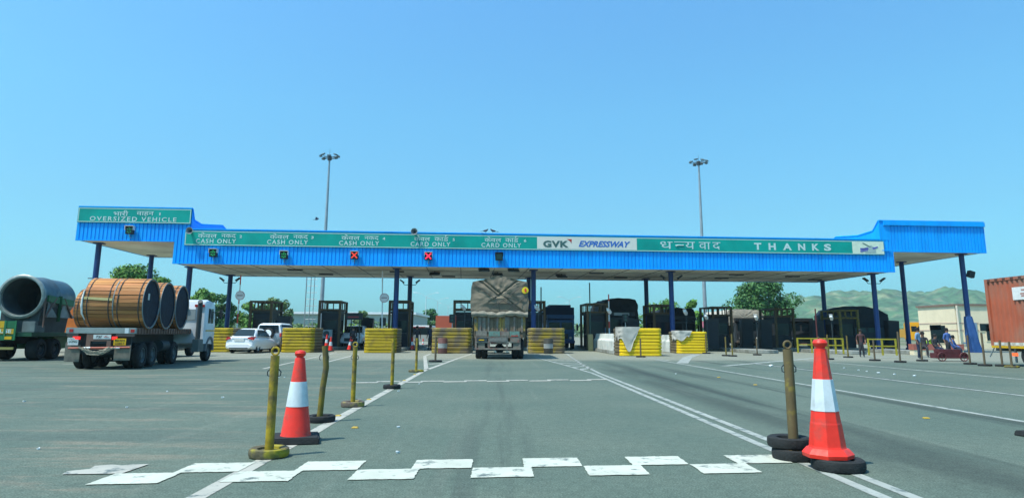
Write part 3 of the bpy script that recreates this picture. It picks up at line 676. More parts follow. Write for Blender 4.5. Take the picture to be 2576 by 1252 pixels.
# ================================================================== ROAD FURNITURE
def tyre_base(b, z, R, r, n=26):
    b.lathe([(R - r * 1.7, z + .01), (R - r * .5, z), (R - r * .1, z + r * .25), (R, z + r * .7), (R, z + r * 1.3), (R - r * .1, z + r * 1.75), (R - r * .5, z + 2 * r), (R - r * 1.7, z + 2 * r - .01), (R - r * 1.9, z + r)], (0, 0, 0), 'z', n, closed=True)
def post(X, Y, h, label, m=yellow_worn, tm=rubber, r=.042, R=.20, tr=.047, bend=None, ring=True, two=False, chains=True, rx=0, group='chain posts standing in tyre bases'):
    t = thing('chain_post', label, 'post', (X, Y, 0), rx, group)
    b = B(); tyre_base(b, 0, R, tr)
    b.lathe([(R - tr * 1.2, tr * .4), (R - tr * 1.2, tr * 1.3), (.0, tr * 1.5)], (0, 0, 0), 'z', 20); b.done('tyre_base', tm, t, smooth=True)
    if two:
        b = B(); tyre_base(b, 0, R * .98, tr); o = b.done('tyre_base', tm, t, smooth=True); o.location = (-.03, .04, 2 * tr + .002)
    pts = bend or [(0, 0, tr), (0, 0, h * .5), (0, 0, h - .08)]
    b = B(); b.tube(pts, r, 14); e = Vector(pts[-1]); b.done('pole', m, t, smooth=True)
    if ring:
        b = B(); b.tube([(e.x + .038 * cos(a), 0 + e.y, e.z + .045 + .038 * sin(a)) for a in [i * 2 * pi / 14 for i in range(15)]], .012, 7, caps=False); b.done('ring', m, t, smooth=True)
    if chains:
        for s in (-1, 1):
            b = B(); b.tube([(s * r, 0, h * .80), (s * (r + .025), 0, h * .775), (s * (r + .022), 0, h * .74), (s * (r), 0, h * .735)], .006, 5); b.done('chain_hook', dark_metal, t)
    return t
post(-2.35, 7.22, 1.09, 'nearest worn yellow post with a ring on top, in a yellow smeared tyre', yellow_worn, tyre_yellow, r=.045)
post(-2.54, 9.97, 1.17, 'bent yellow and brown post in a black tyre, second of the left row', yellow_dirty, rubber, bend=[(-.02, 0, .05), (.0, 0, .45), (.035, 0, .75), (.02, 0, .92), (.0, 0, 1.06)], ring=False)
post(-2.52, 11.97, 1.08, 'yellow post with a ring in a brown dusty tyre, third of the left row', yellow_worn, mat('dusty_brown_tyre', (.13, .10, .075), .85, col2=(.30, .25, .05), c2amt=.42, c2scale=8, bump=.5), r=.04)
post(-2.45, 15.77, 1.19, 'thin yellow post in a grey tyre, fourth of the left row', yellow_worn, rubber, r=.04, ring=False, chains=False)
post(-2.72, 22.45, 1.16, 'yellow post with a yellow base, fifth of the left row', yellow_worn, tyre_yellow, r=.04, R=.25, tr=.035, ring=False, chains=False)
post(-2.83, 30.2, 1.15, 'brown post before the oil drum, last of the left row', mat('brown_post_paint', (.12, .09, .05), .7), rubber, r=.045, R=.3, tr=.04, ring=False, chains=False)
post(3.02, 7.14, 1.18, 'big brown and yellow ringed post in two stacked black tyres beside the right cone', mat('brown_yellow_post', (.13, .095, .04), .6, var=.25, col2=(.32, .25, .02), c2amt=.38, c2scale=5), rubber, r=.05, R=.22, tr=.055, two=True)
far_posts = [((705, 884, .96), 'brown post standing between the silver off-roader and the cash lane'), ((1612, 898, 1.1), 'brown post standing in front of the larger yellow guard rail stack'),
    ((1777, 889, 1.35), 'brown post at the right end of the smaller yellow guard rail stack'), ((1827, 895, 1.2), 'left of two close yellow posts beside the dark booth'), ((1843, 896, 1.35), 'right of two close yellow posts beside the dark booth'),
    ((1905, 893, 1.1), 'orange-brown post before the pale covered truck'), ((2063, 905, 1.25), 'post standing behind the right traffic cone'), ((2085, 904, 1.35), 'yellow-topped post right of the near traffic cone'),
    ((2134, 899, 1.3), 'yellow-capped post at the edge of the dark wide vehicle'), ((2201, 907, 1.1), 'post before the short yellow railing'), ((2265, 911, 1.5), 'tall brown post left of the standing man in the blue shirt'),
    ((2320, 908, 1.0), 'post just before the standing man in the blue shirt'), ((2441, 916, 1.35), 'post before the blue wrapped column, left of two'), ((2478, 920, 1.45), 'post before the blue wrapped column, right of two'), ((2522, 921, 1.15), 'post near the corner of the orange container truck'), ((2546, 924, 1.1), 'post on a yellow base beneath the orange container')]
bp_m = mat('brown_post_paint', (.12, .09, .05), .7); far_proto = None
for k, ((px, py, h), lb) in enumerate(far_posts):
    p = g(px, py); yl = k in (3, 4, 7, 8)
    post(p.x, p.y, h, lb, yellow_dirty if yl else bp_m, rubber if k != 15 else tyre_yellow, r=.042, R=.26, tr=.04, ring=False, chains=False, group='posts beside the right toll lanes' if k > 0 else None)

def cone(X, Y, s, label, rz=0, octo=False, z0=0.0, base=True, group='red and white traffic cones', tilt=0):
    t = thing('traffic_cone', label, 'traffic cone', (X, Y, z0), rz, group, s); t.rotation_euler.y = tilt
    n = 8 if octo else 28; H0 = .07
    kk = .88 if octo else .95
    def rr(z): return (.165 - (z - H0) / (.90 - H0) * .11) * kk
    if base:
        b = B(); b.box(0, 0, .035, .52, .52, .07, taper=.94); b.done('base', rubber, t, bevel=.012)
    else:
        b = B(); b.lathe([(.20, 0), (.205, .03), (.18, .06), (.165, .075)], (0, 0, 0), 'z', n); b.done('base', cone_red, t)
    b = B(); b.lathe([(rr(H0) + .01, H0 - .01), (rr(H0), H0 + .02), (rr(.27) + .003, .27), (rr(.28), .285), (rr(.38), .38)], (0, 0, 0), 'z', n); b.done('lower_cone', cone_red, t, smooth=not octo)
    b = B(); b.lathe([(rr(.38) + .004, .378), (rr(.64) + .004, .642)], (0, 0, 0), 'z', n); b.done('white_sleeve', cone_white, t, smooth=not octo)
    b = B(); b.lathe([(rr(.64), .64), (rr(.88), .88), (.05, .90)], (0, 0, 0), 'z', n); b.done('upper_cone', cone_red, t, smooth=not octo)
    b = B(); b.lathe([(.045, .895), (.038, .91), (.056, .925), (.062, .95), (.05, .975), (.0, .985)], (0, 0, 0), 'z', 20); b.done('knob', cone_red, t, smooth=True)
    return t
cone(-2.37, 8.19, 1.06, 'near red and white cone on a square black base, left row of posts', .25)
def tyre_thing(X, Y, label):
    t = thing('ballast_tyre', label, 'tyre', (X, Y, 0)); b = B(); tyre_base(b, 0, .24, .055); b.done('tyre', rubber, t, smooth=True); b = B(); b.lathe([(.17, .02), (.17, .08), (0, .085)], (0, 0, 0), 'z', 20); b.done('filling', conc, t)
tyre_thing(3.20, 6.60, 'black tyre lying under the near right traffic cone')
cone(3.14, 6.66, 1.12, 'tall eight-sided red and white cone on a black tyre, right of the big post', .35, True, .11, False)
for (px, py), s, lb in (((831, 883), .98, 'small cone between two lanes, left of a pair near the left booths'), ((878, 881), .98, 'small cone leaning left, right of a pair near the left booths'), ((1037, 880), .95, 'small cone left of the bus in the card lane'),
        ((1086, 880), .85, 'small cone beside the left edge of the oil drum island'), ((1064, 871), .75, 'farthest small orange cone in front of the bus'), ((833, 855), .9, 'small red cone top beside the air conditioner of the booth')):
    p = g(px, py) if py > 860 else at(px, py, 46.8) - Vector((.3, 0, 0)); cone(p.x, p.y, s, lb, .2, tilt=.12 if px == 878 else 0, z0=.22 if py < 860 else 0)
cone(6.86, 8.66, .92, 'red cone cut by the right edge of the picture', .2)

# cat's eyes, litter, stones
for i, (px, py) in enumerate(((721, 1117), (851, 1046), (893, 1076), (928, 1005), (1017, 957), (1043, 942), (1808, 949), (1900, 968), (2330, 1052))):
    p = g(px, py); t = thing('road_stud', ('yellow road stud on the asphalt, ' + ['beside the near cone base', 'right of the black tyre post', 'faint and flattened, away from the lane line', 'between third and fourth left posts', 'beyond the fourth left post', 'by the fifth left post', 'left of the big right post', 'before the big right post top', 'right of the tall cone'][i]), 'road stud', p, 0, 'yellow road studs')
    b = B(); b.box(0, 0, .012, .09, .08, .018, taper=.7); b.done('stud', mat('stud_amber', (.42, .28, .03), .6), t, bevel=.004)
def litter(px, py, s, m, label, k):
    p = g(px, py); rnd = random.Random(k); b = B(); pts = []
    for i in range(9): a = i * 2 * pi / 9; r = s * rnd.uniform(.5, 1.0); pts.append((r * cos(a), r * sin(a) * .7, .015 + s * rnd.uniform(0, .35)))
    b.v = [(0, 0, s * .55)] + pts + [(q[0] * .8, q[1] * .8, .001) for q in pts]; n = 9
    for i in range(n): b.f.append([0, 1 + i, 1 + (i + 1) % n]); b.f.append([1 + i, 10 + i, 10 + (i + 1) % n, 1 + (i + 1) % n])
    b.f.append([10 + i for i in range(n)]); b.mi = [0] * len(b.f); b.c = [None] * len(b.f)
    o = b.done('litter', m, None); o.location = p; tag(o, label, 'litter', 'scraps of litter on the road')
paper = mat('white_plastic_scrap', (.62, .66, .66), .5); stone_m = mat('grey_stone', (.16, .17, .16), .9, bump=.5)
litter(1940, 921, .14, paper, 'largest white crumpled bag on the road right of the lane lines', 1)
for k, (px, py, s, lb) in enumerate(((702, 1106, .05, 'white scrap left of the near cone base'), (1000, 1139, .05, 'tiny pale scrap on the asphalt centre left'), (702, 949, .06, 'white paper scrap lying left of the near cone top'), (319, 1025, .05, 'small white scrap on the bare asphalt, far left'), (1054, 966, .05, 'tiny pale scrap beyond the fourth post'),
        (1002, 1075, .05, 'pale flat scrap near the third post base'), (716, 949, .05, 'smaller pale scrap near the cone top'), (2124, 926, .10, 'flat pale scrap right of the tall cone, leftmost of a trail'), (2160, 931, .09, 'pale chip in the trail right of the tall cone, second'), (2180, 934, .08, 'pale chip in the trail right of the tall cone, third'), (2210, 938, .10, 'pale chip in the trail right of the tall cone, fourth'), (2250, 942, .11, 'pale chip in the trail right of the tall cone, fifth'), (2300, 946, .13, 'rightmost flat pale chip of the trail on the right'), (1003, 984, .07, 'pale scrap beside the lane line by the fourth post'), (96, 1130, .04, 'small scrap at the lower left asphalt'), (1700, 940, .04, 'scrap beside the double lane line'), (420, 985, .05, 'faint scrap behind the drum trailer'), (560, 1000, .05, 'faint scrap left of the ringed post'), (60, 1010, .06, 'white scrap at the far left edge of the asphalt'))):
    litter(px, py, s * .65, paper, lb, k + 5)
litter(902, 1007, .075, stone_m, 'grey stone beside the dusty tyre of the third post', 40)

# guard rail stacks wrapped round the island noses
def guard(xc, y0, w, h, label, m_front, rows=8, depth=2.2, torn=False, m_side=None):
    t = thing('guard_rail_stack', label, 'crash barrier', (xc, y0, 0), 0, 'yellow guard rail stacks round the island ends')
    hw = w / 2; rc = .28
    path = [(-hw, depth)] + [(-hw + rc - rc * cos(a), rc - rc * sin(a)) for a in [i * pi / 10 for i in range(6)]] + [(hw - rc + rc * sin(a), rc - rc * cos(a)) for a in [i * pi / 10 for i in range(6)]] + [(hw, depth)]
    for q in range(rows):
        z0 = h * q / rows; hh = h / rows; b = B(); V = []; prof = [(-.05, .0), (.0, .06), (.03, .14), (.03, .5), (.024, .80), (.0, .90), (-.05, 1.0)]
        for i, (x, y) in enumerate(path):
            a = Vector(path[max(i - 1, 0)]); c = Vector(path[min(i + 1, len(path) - 1)]); d = (c - a).normalized(); n = Vector((d.y, -d.x))
            jit = .012 * sin(q * 7.3 + i)
            for o, f in prof: V.append((x + n.x * (o + jit), y + n.y * (o + jit), z0 + hh * f))
        k = len(prof); b.add(V, [(i * k + j, (i + 1) * k + j, (i + 1) * k + j + 1, i * k + j + 1) for i in range(len(path) - 1) for j in range(k - 1)])
        b.cur = 0; nb = len(path) - 1
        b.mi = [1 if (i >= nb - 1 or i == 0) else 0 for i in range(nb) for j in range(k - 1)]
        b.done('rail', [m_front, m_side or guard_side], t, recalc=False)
    b = B(); b.prism([(x * .965, y + .03, 0) for x, y in path], (0, 0, h - .02)); b.done('filling', mat('dark_core', (.03, .03, .025), .9), t)
    if torn:
        b = B()
        def f(u, v):
            s_ = 1.3 - u * (1.3 + w * (.42 - .12 * v)); x = (-hw - .07) if s_ > .2 else (-hw - .07 + (.2 - s_)); yq = max(s_, 0) if s_ > .2 else max(-.07, s_ - .25 + .15); z = h * (1.05 - v * (.45 + .35 * max(0, sin(u * 9 + 1)) * u + .4 * noise.noise(Vector((u * 3, 1, q_)))));
            return (x - .04 * noise.noise(Vector((v * 4, u * 3, q_))), yq - .03 - .04 * noise.noise(Vector((u * 4, v * 3, q_))), max(z, .02))
        q_ = xc; b.grid(f, 30, 14); b.done('torn_cover', cloth_w, t, smooth=True)
    return t
guard(-17.9, 43.3, 1.9, 1.50, 'dusty yellow guard rail stack behind the white car and cab', guard_yellow)
guard(-12.75, 43.2, 2.0, 1.52, 'yellow guard rail stack between the off-roader and the small cones', guard_yellow)
guard(-7.55, 43.2, 2.0, 1.52, 'yellow guard rail stack left of the row of posts', guard_yellow, rows=8)
gm = mat('guard_rail_dull_yellow', (.34, .25, .02), .6, var=.2, col2=(.13, .105, .07), c2amt=.55, c2scale=1.3)  # duller yellow with brown patches, for both stacks beside the tarpaulin truck
guard(-3.05, 43.0, 2.45, 1.58, 'dull mottled guard rail stack behind the oil drum, left of the tarpaulin truck', gm, rows=7)
guard(3.00, 43.8, 2.3, 1.60, 'dull mottled guard rail stack right of the tarpaulin truck', gm, rows=7)
guard(8.15, 39.3, 2.4, 1.58, 'brightest yellow guard rail stack with a torn white cover at its left corner', mat('guard_rail_bright_yellow', (.74, .50, .005), .5, var=.1, scale=3), torn=True)
guard(12.75, 45.0, 2.0, 1.42, 'smaller yellow guard rail stack with white tears, right of the brightest one', mat('guard_rail_bright_yellow', (.7, .46, .005), .5), torn=True)
for X, Y0, Y1, hh, lb in ((7.1, 41.4, 55.5, 1.27, 'long pale concrete island wall behind the brightest yellow guard stack'), (11.65, 47, 58, 1.2, 'pale concrete island wall behind the smaller yellow guard stack')):
    b = B()
    b.prism([(X, Y0, 0), (X, Y0, hh - .45), (X + .12, Y0, hh - .36), (X + .18, Y0, hh), (X + 1.5, Y0, hh), (X + 1.5, Y0, 0)], (0, Y1 - Y0, 0)); o = b.done('concrete_wall', conc, None, bevel=.03); tag(o, lb, 'concrete wall')
# rubble bags/torn cloth on smaller stack
# oil drums on the islands
def drum(X, Y, label, m1, m2):
    t = thing('oil_drum', label, 'oil drum', (X, Y, 0), 0, 'painted oil drums before the islands')
    b = B(); b.lathe([(.28, 0), (.29, .02), (.29, .30), (.30, .31), (.29, .33), (.29, .34)], (0, 0, 0), 'z', 24); b.lathe([(.29, .62), (.30, .63), (.29, .65), (.29, .93), (.28, .95), (.27, .93), (0, .93)], (0, 0, 0), 'z', 24); b.done('shell', m1, t, smooth=True)
    b = B(); b.lathe([(.292, .34), (.292, .62)], (0, 0, 0), 'z', 24); b.done('painted_band', m2, t, smooth=True)
drum(-3.55, 42.45, 'red-brown oil drum with a pale band before the dull guard stack', mat('drum_red_brown', (.14, .06, .05), .6, var=.3), mat('drum_band', (.30, .33, .32), .6, var=.2))
drum(3.05, 43.1, 'dark oil drum with a pale band right of the tarpaulin truck', mat('drum_dark', (.05, .05, .04), .6, var=.3), mat('drum_band', (.30, .33, .32), .6))

# toll booths ------------------------------------------------------------------------------------------
def booth(xc, y0, h=3.6, w=1.5, d=2.8, label='', ac=False, frame=booth_brown, group='toll booths on the islands'):
    t = thing('toll_booth', label, 'toll booth', (xc, y0, .22), CA, group); H = h - .22; hw = w / 2
    b = B(); s = .085
    for x in (-hw, hw):
        for y in (0, d): b.b2(x - s, x + s, y - s, y + s, 0, H)
    for z in (H, H - .62):
        for y in (0, d): b.b2(-hw + s, hw - s, y - .05, y + .05, z - .12, z)
        for x in (-hw, hw): b.b2(x - .05, x + .05, s, d - s, z - .12, z)
    for k in range(1, 3):
        for x in (-hw, hw): b.b2(x - .035, x + .035, d * k / 3 - .035, d * k / 3 + .035, H - .62, H - .12)
    for x in (-w / 6, w / 6): b.b2(x - .035, x + .035, -.035, .035, H - .62, H - .12)
    b.done('guard_frame', frame, t)
    bh = 2.45; k = hw - .13; cab = B()
    cab.b2(-k, k, .25, d - .25, 0, 1.0); cab.b2(-k, k, .25, d - .25, 1.95, bh)
    for x in (-k + .05, k - .05):
        for y in (.30, 1.4, d - .30): cab.b2(x - .05, x + .05, y - .05, y + .05, 1.0, 1.95)
    cab.done('cabin', booth_wall, t)
    b = B(); b.b2(-k - .1, k + .1, .15, d - .15, bh + .003, bh + .16); b.done('cabin_roof', dark_metal, t, bevel=.02)
    for (x0, x1, y0_, y1) in ((-k + .1, k - .1, .29, .31), (-k + .04, -k + .06, .36, d - .36), (k - .06, k - .04, .36, d - .36)):
        b = B(); b.b2(x0, x1, y0_, y1, 1.01, 1.94); b.done('window_pane', dark_glass, t)
    b = B(); b.b2(-.35, .35, 1.0, 1.6, .0 + .3, 1.15); b.done('counter', grey_metal, t)
    if ac:
        b = B(); b.b2(-.42, .30, -.28, .02, .62, 1.24); o = b.done('air_conditioner', mat('grey_unit', (.22, .28, .29), .5), t, bevel=.01); b = B(); b.lathe([(.22, -.285), (.2, -.30), (0, -.295)], (-.12, 0, .93), 'y', 20); b.done('fan_grille', dark_metal, o)
        for z in (.55,): b = B(); b.b2(-.4, .28, -.25, .2, z, z + .05); b.done('bracket', dark_metal, o)
    return t
BO = [(-18.0, 50.6, 3.55, 'toll booth with brown guard frame behind the silver off-roader', 0), (-12.9, 50.8, 3.6, 'toll booth with an air conditioner unit on its front, left cash lanes', 1), (-7.65, 51, 3.65, 'toll booth behind the front column left of centre', 0),
      (-2.75, 51.2, 3.7, 'toll booth half hidden by the left side of the tarpaulin truck', 0), (2.65, 51.5, 3.7, 'toll booth between the two central columns', 0), (7.5, 51.6, 3.55, 'toll booth above the long pale concrete island wall', 0),
      (12.7, 51.8, 3.5, 'toll booth behind the front column right of the GVK sign', 0), (18.0, 54, 3.45, 'toll booth beside the two close yellow posts', 0), (23.6, 55.2, 3.4, 'toll booth in front of the pale covered truck', 0), (29.0, 55.2, 3.3, 'toll booth with yellowish frame before the dark bus', 0)]
for x, y, h, lb, ac in BO: booth(x * .985, y, h, label=lb, ac=bool(ac), frame=booth_brown if x < 28 else yellow_dirty)
# cupboards beside booths
for X, Y, lb in ((-16.1, 51, 'dark tilted metal cabinet right of the booth with brown frame'), (-10.9, 56.0, 'dark equipment cabinet behind the fare display'), (16.2, 52.0, 'dark equipment cabinet between two right booths'), (20.2, 55.6, 'dark filler cabinet right of the booth beside the two close yellow posts'), (21.5, 55.0, 'dark filler cabinet just left of the booth before the pale covered lorry'), (32.6, 56.2, 'dark cabinet at the right end of the wide dark vehicle'), (26.0, 55.6, 'dark cabinet right of the booth before the pale covered lorry'), (10.35, 53.2, 'dark cabinet between the long concrete wall booth and its right neighbour')):  # filler cabinets are added to deepen the darkness between the right booths
    t = thing('equipment_cabinet', lb, 'cabinet', (X, Y, 0)); b = B(); b.box(0, 0, 1.3, .95, .6, 2.3, rot=Matrix.Rotation(.05, 3, 'Y')); b.done('case', black_m, t, bevel=.02); b = B(); b.b2(-.42, .38, -.33, -.31, .4, 2.2); b.done('door', booth_wall, t)

# raised boom barriers -----------------------------------------------------------------------------------
def boom(px, pyt, Y, label, disc=None, rw=True, tilt=0.0, pybase=885, m=None):
    a = at(px, pyt, Y); t = thing('boom_barrier', label, 'boom barrier', (a.x, Y, .22 if Y > 45 else 0)); top = a.z - .22
    b = B(); b.b2(-.18, .18, -.15, .15, -.22 if Y > 45 else 0, 1.0); b.done('drive_box', mat('boom_box_paint', (.25, .22, .10), .6), t, bevel=.02)
    n = 6; z0 = .95
    for i in range(n):
        f0, f1 = i / n, (i + 1) / n; b = B(); b.tube([(tilt * f0, 0, z0 + (top - z0) * f0), (tilt * f1, 0, z0 + (top - z0) * f1)], .045, 8)
        b.done('arm_section', m or (white_metal if i % 2 == 0 or not rw else red_arm), t, smooth=True)
    if disc:
        za_ = at(px, disc, Y).z - (.22 if Y > 45 else 0); b = B(); b.lathe([(.34, -.08), (.34, -.06), (0, -.06)], (.08, 0, za_), 'y', 26); o = b.done('disc_sign', mat('disc_pink', (.5, .30, .30), .5), t)
        b = B(); b.lathe([(.29, -.095), (.0, -.10)], (.08, 0, za_), 'y', 26); b.done('disc_face', mat('disc_face', (.66, .64, .62), .5), o)
        b = B(); b.b2(-.12, .28, -.115, -.105, za_ - .035, za_ + .035); b.done('text_band', mat('disc_text', (.25, .20, .20), .6), o)
    return t
boom(606, 692, 49.5, 'raised red and white boom with a round disc sign, leftmost', 743, True)
boom(967, 682, 49.5, 'raised grey boom with a round disc sign, left of the double columns', 749, False, -.14)
boom(1361, 722, 52, 'raised dark boom right of the tarpaulin truck', None, False, m=dark_metal)
boom(1483, 711, 50, 'tall thin dark boom at the centre right booth', None, False, m=mat('dark_green_boom', (.03, .07, .06), .6))
boom(1785, 739, 55, 'raised boom with reddish arm before the dark covered truck', None, True) if False else None
boom(2050, 768, 44.5, 'raised dark red boom left of the tall traffic cone', None, True, m=mat('dark_red_boom', (.10, .02, .02), .6))
boom(1531, 740, 51, 'raised pinkish boom at the front of the dark covered truck', None, True)

# cctv cameras, small lane signals, displays
def cctv(px, py, Y, label):
    a = at(px, py, Y); t = thing('security_camera', label, 'security camera', (a.x, Y, .22), 0, 'white lane cameras on poles'); z = a.z - .22
    b = B(); b.tube([(.12, .25, -.22), (.12, .25, z - .1), (.05, .1, z - .05)], .035, 8); b.done('pole', dark_metal, t)
    b = B(); b.box(0, 0, z, .20, .52, .17, rot=Euler((radians(-28), 0, radians(-32))).to_matrix()); b.done('housing', white_metal, t, bevel=.03)
    b = B(); b.box(.0, 0, z + .10, .24, .58, .02, rot=Euler((radians(-28), 0, radians(-32))).to_matrix()); b.done('sun_shade', white_metal, t)
for px, py, lb in ((1165, 774, 'white camera at the left side of the tarpaulin truck'), (1351, 776, 'white camera right of the two central columns'), (1532, 783, 'white camera before the dark covered truck'), (1724, 786, 'white camera right of the booth behind the blue column'), (1776, 797, 'white camera by the high mast at the right'), (1902, 799, 'white camera before the pale covered truck'), (2091, 799, 'white camera left of the dark bus')):
    cctv(px, py, 49.8, lb)
def lamp_head(px, py, Y, label):
    a = at(px, py, Y); t = thing('lane_traffic_light', label, 'traffic light', (a.x, Y, .22), 0, 'small traffic lights on posts'); z = a.z - .22
    b = B(); b.tube([(0, 0, -.22), (0, 0, z)], .04, 8); b.done('pole', grey_metal, t)
    b = B(); b.b2(-.22, .22, -.14, .1, z - .3, z + .3); b.done('housing', black_m, t, bevel=.03)
    for q in (-.13, .13): b = B(); b.lathe([(.09, -.15), (0, -.155)], (0, 0, z + q), 'y', 14); b.done('lens', led_o, t)
lamp_head(1138, 801, 49, 'small black traffic light left of the truck side'); lamp_head(963, 809, 50.5, 'small black traffic light at the foot of the grey boom')
lamp_head(1573, 800, 50, 'small black traffic light before the covered truck radiator')
t = thing('fare_display', 'dark display board with reddish text on two posts, left cash lanes', 'display board', (at(891, 801, 50).x, 50, .22)); b = B()
for x in (-.2, .42): b.tube([(x, 0, -.22), (x, 0, 2.0)], .04, 6)
b.done('post', dark_metal, t); b = B(); b.b2(-.62, .62, -.1, .1, 1.95, 2.45); b.done('board', black_m, t); b = B(); b.b2(-.45, .35, -.112, -.104, 2.10, 2.20); b.done('text_line', mat('dim_red_text', (.25, .03, .04), .5), t)

# yellow railings at right
def railing(x, y, w, label, rz=0):
    t = thing('yellow_railing', label, 'railing', (x, y, .15), rz, 'low yellow railings on the right islands'); n = 3; ym = mat('railing_yellow', (.34, .29, .02), .6, var=.2)
    for i in range(n): b = B(); b.b2(-w / 2 + i * w / (n - 1) - .035, -w / 2 + i * w / (n - 1) + .035, -.05, .05, 0, .92); b.done('post', ym, t)
    for z in (.5, .88): b = B(); b.b2(-w / 2, w / 2, -.062, -.052, z - .035, z + .035); b.done('rail', ym, t)
p = g(2040, 893); railing(p.x, p.y - .2, 1.75, 'low yellow railing left of the tall cone')
p = g(2104, 896); railing(p.x, p.y, .9, 'short yellow railing right of the tall cone')
p = g(2222, 900); railing(p.x, p.y, 1.55, 'low yellow railing before the dark bus')

# high masts and road lamps ------------------------------------------------------------------------------
def mast(px, py, Y, label, seed):
    a = at(px, py, Y); t = thing('high_mast_light', label, 'lighting mast', (a.x, Y, 0), 0, 'tall floodlight masts'); Z = a.z
    b = B(); b.tube([(0, 0, 0), (0, 0, Z * .33), (0, 0, Z * .66), (0, 0, Z)], [.26, .21, .16, .10], 14); b.done('pole', grey_metal, t, smooth=True)
    b = B(); b.tube([(0, 0, Z), (0, 0, Z + 1.1)], .015, 5); b.tube([(0, 0, Z - .25), (0, 0, Z + .25)], .22, 10); b.done('crown', dark_metal, t)
    b = B(); b.tube([(.62 * cos(i * pi / 8), .62 * sin(i * pi / 8), Z + .05) for i in range(17)], .03, 5)
    for i in range(8): b.tube([(0, 0, Z + .05), (.95 * cos(i * pi / 4 + .2), .95 * sin(i * pi / 4 + .2), Z + .1)], .025, 5)
    b.done('head_frame', dark_metal, t)
    for i in range(8):
        r = random.Random(seed + i); an = i * pi / 4 + .2; b = B(); R_ = rotz(an) @ Matrix.Rotation(radians(30 + r.uniform(-10, 10)), 3, 'Y')
        b.box(.98 * cos(an), .98 * sin(an), Z + .1 + r.uniform(-.05, .2), .34, .42, .16, rot=R_); b.done('floodlight', mat('mast_lamp_grey', (.10, .15, .16), .5), t, bevel=.02)
mast(829, 398, 75, 'tall floodlight mast rising behind the left half of the canopy', 1); mast(1757.5, 411, 78, 'tall floodlight mast rising behind the right half of the canopy', 50)
def lamp(px, pyt, Y, label, arms=2):
    a = at(px, pyt, Y); t = thing('street_lamp', label, 'street lamp', (a.x, Y, 0), 0, 'distant twin-arm street lamps'); Z = a.z
    b = B(); b.tube([(0, 0, 0), (0, 0, Z)], [.11, .06], 8); b.tube([(0, 0, 0), (0, 0, 3.4)], .14, 8); b.done('pole', mat('lamp_pole_pale', (.46, .52, .52), .5), t)
    for s in (-1, 1):
        b = B(); b.tube([(0, 0, Z - .1), (s * .9, 0, Z + .45), (s * 2.0, 0, Z + .75)], .035, 6); b.done('arm', MATS['lamp_pole_pale'], t)
        b = B(); b.box(s * 2.3, 0, Z + .78, .75, .25, .14); b.done('lamp_head', mat('lamp_head_white', (.7, .74, .74), .4), t, bevel=.03)
for i, (px, py, Y) in enumerate(((1072, 745, 142), (1101, 757, 165), (1127, 769, 195), (1147, 779, 225), (1163, 787, 260))): lamp(px, py, Y, 'distant street lamp left of the tarpaulin truck, %s from the left' % 'first second third fourth fifth'.split()[i])
for i, (px, py, Y) in enumerate(((1432, 755, 150), (1405, 768, 190))): lamp(px, py, Y, 'distant street lamp above the blue truck, %s' % ('nearer' if i == 0 else 'farther'))
a = at(783, 700, 64); t = thing('lattice_mast', 'thin lattice ladder mast beside the left lighting mast', 'lattice mast', (a.x, 64, 0)); b = B()
for x in (-.42, .0): b.tube([(x, 0, 0), (x, 0, 7.9)], .05 if x < 0 else .04, 6)
b.tube([(.34, 0, 0), (.34, 0, 7.9)], .035, 6); b.done('rails', grey_metal, t)
for i in range(12): b = B(); b.tube([(-.42, 0, .6 + i * .62), (.62, 0, .6 + i * .62)], .025, 5); b.done('rung', grey_metal, t)

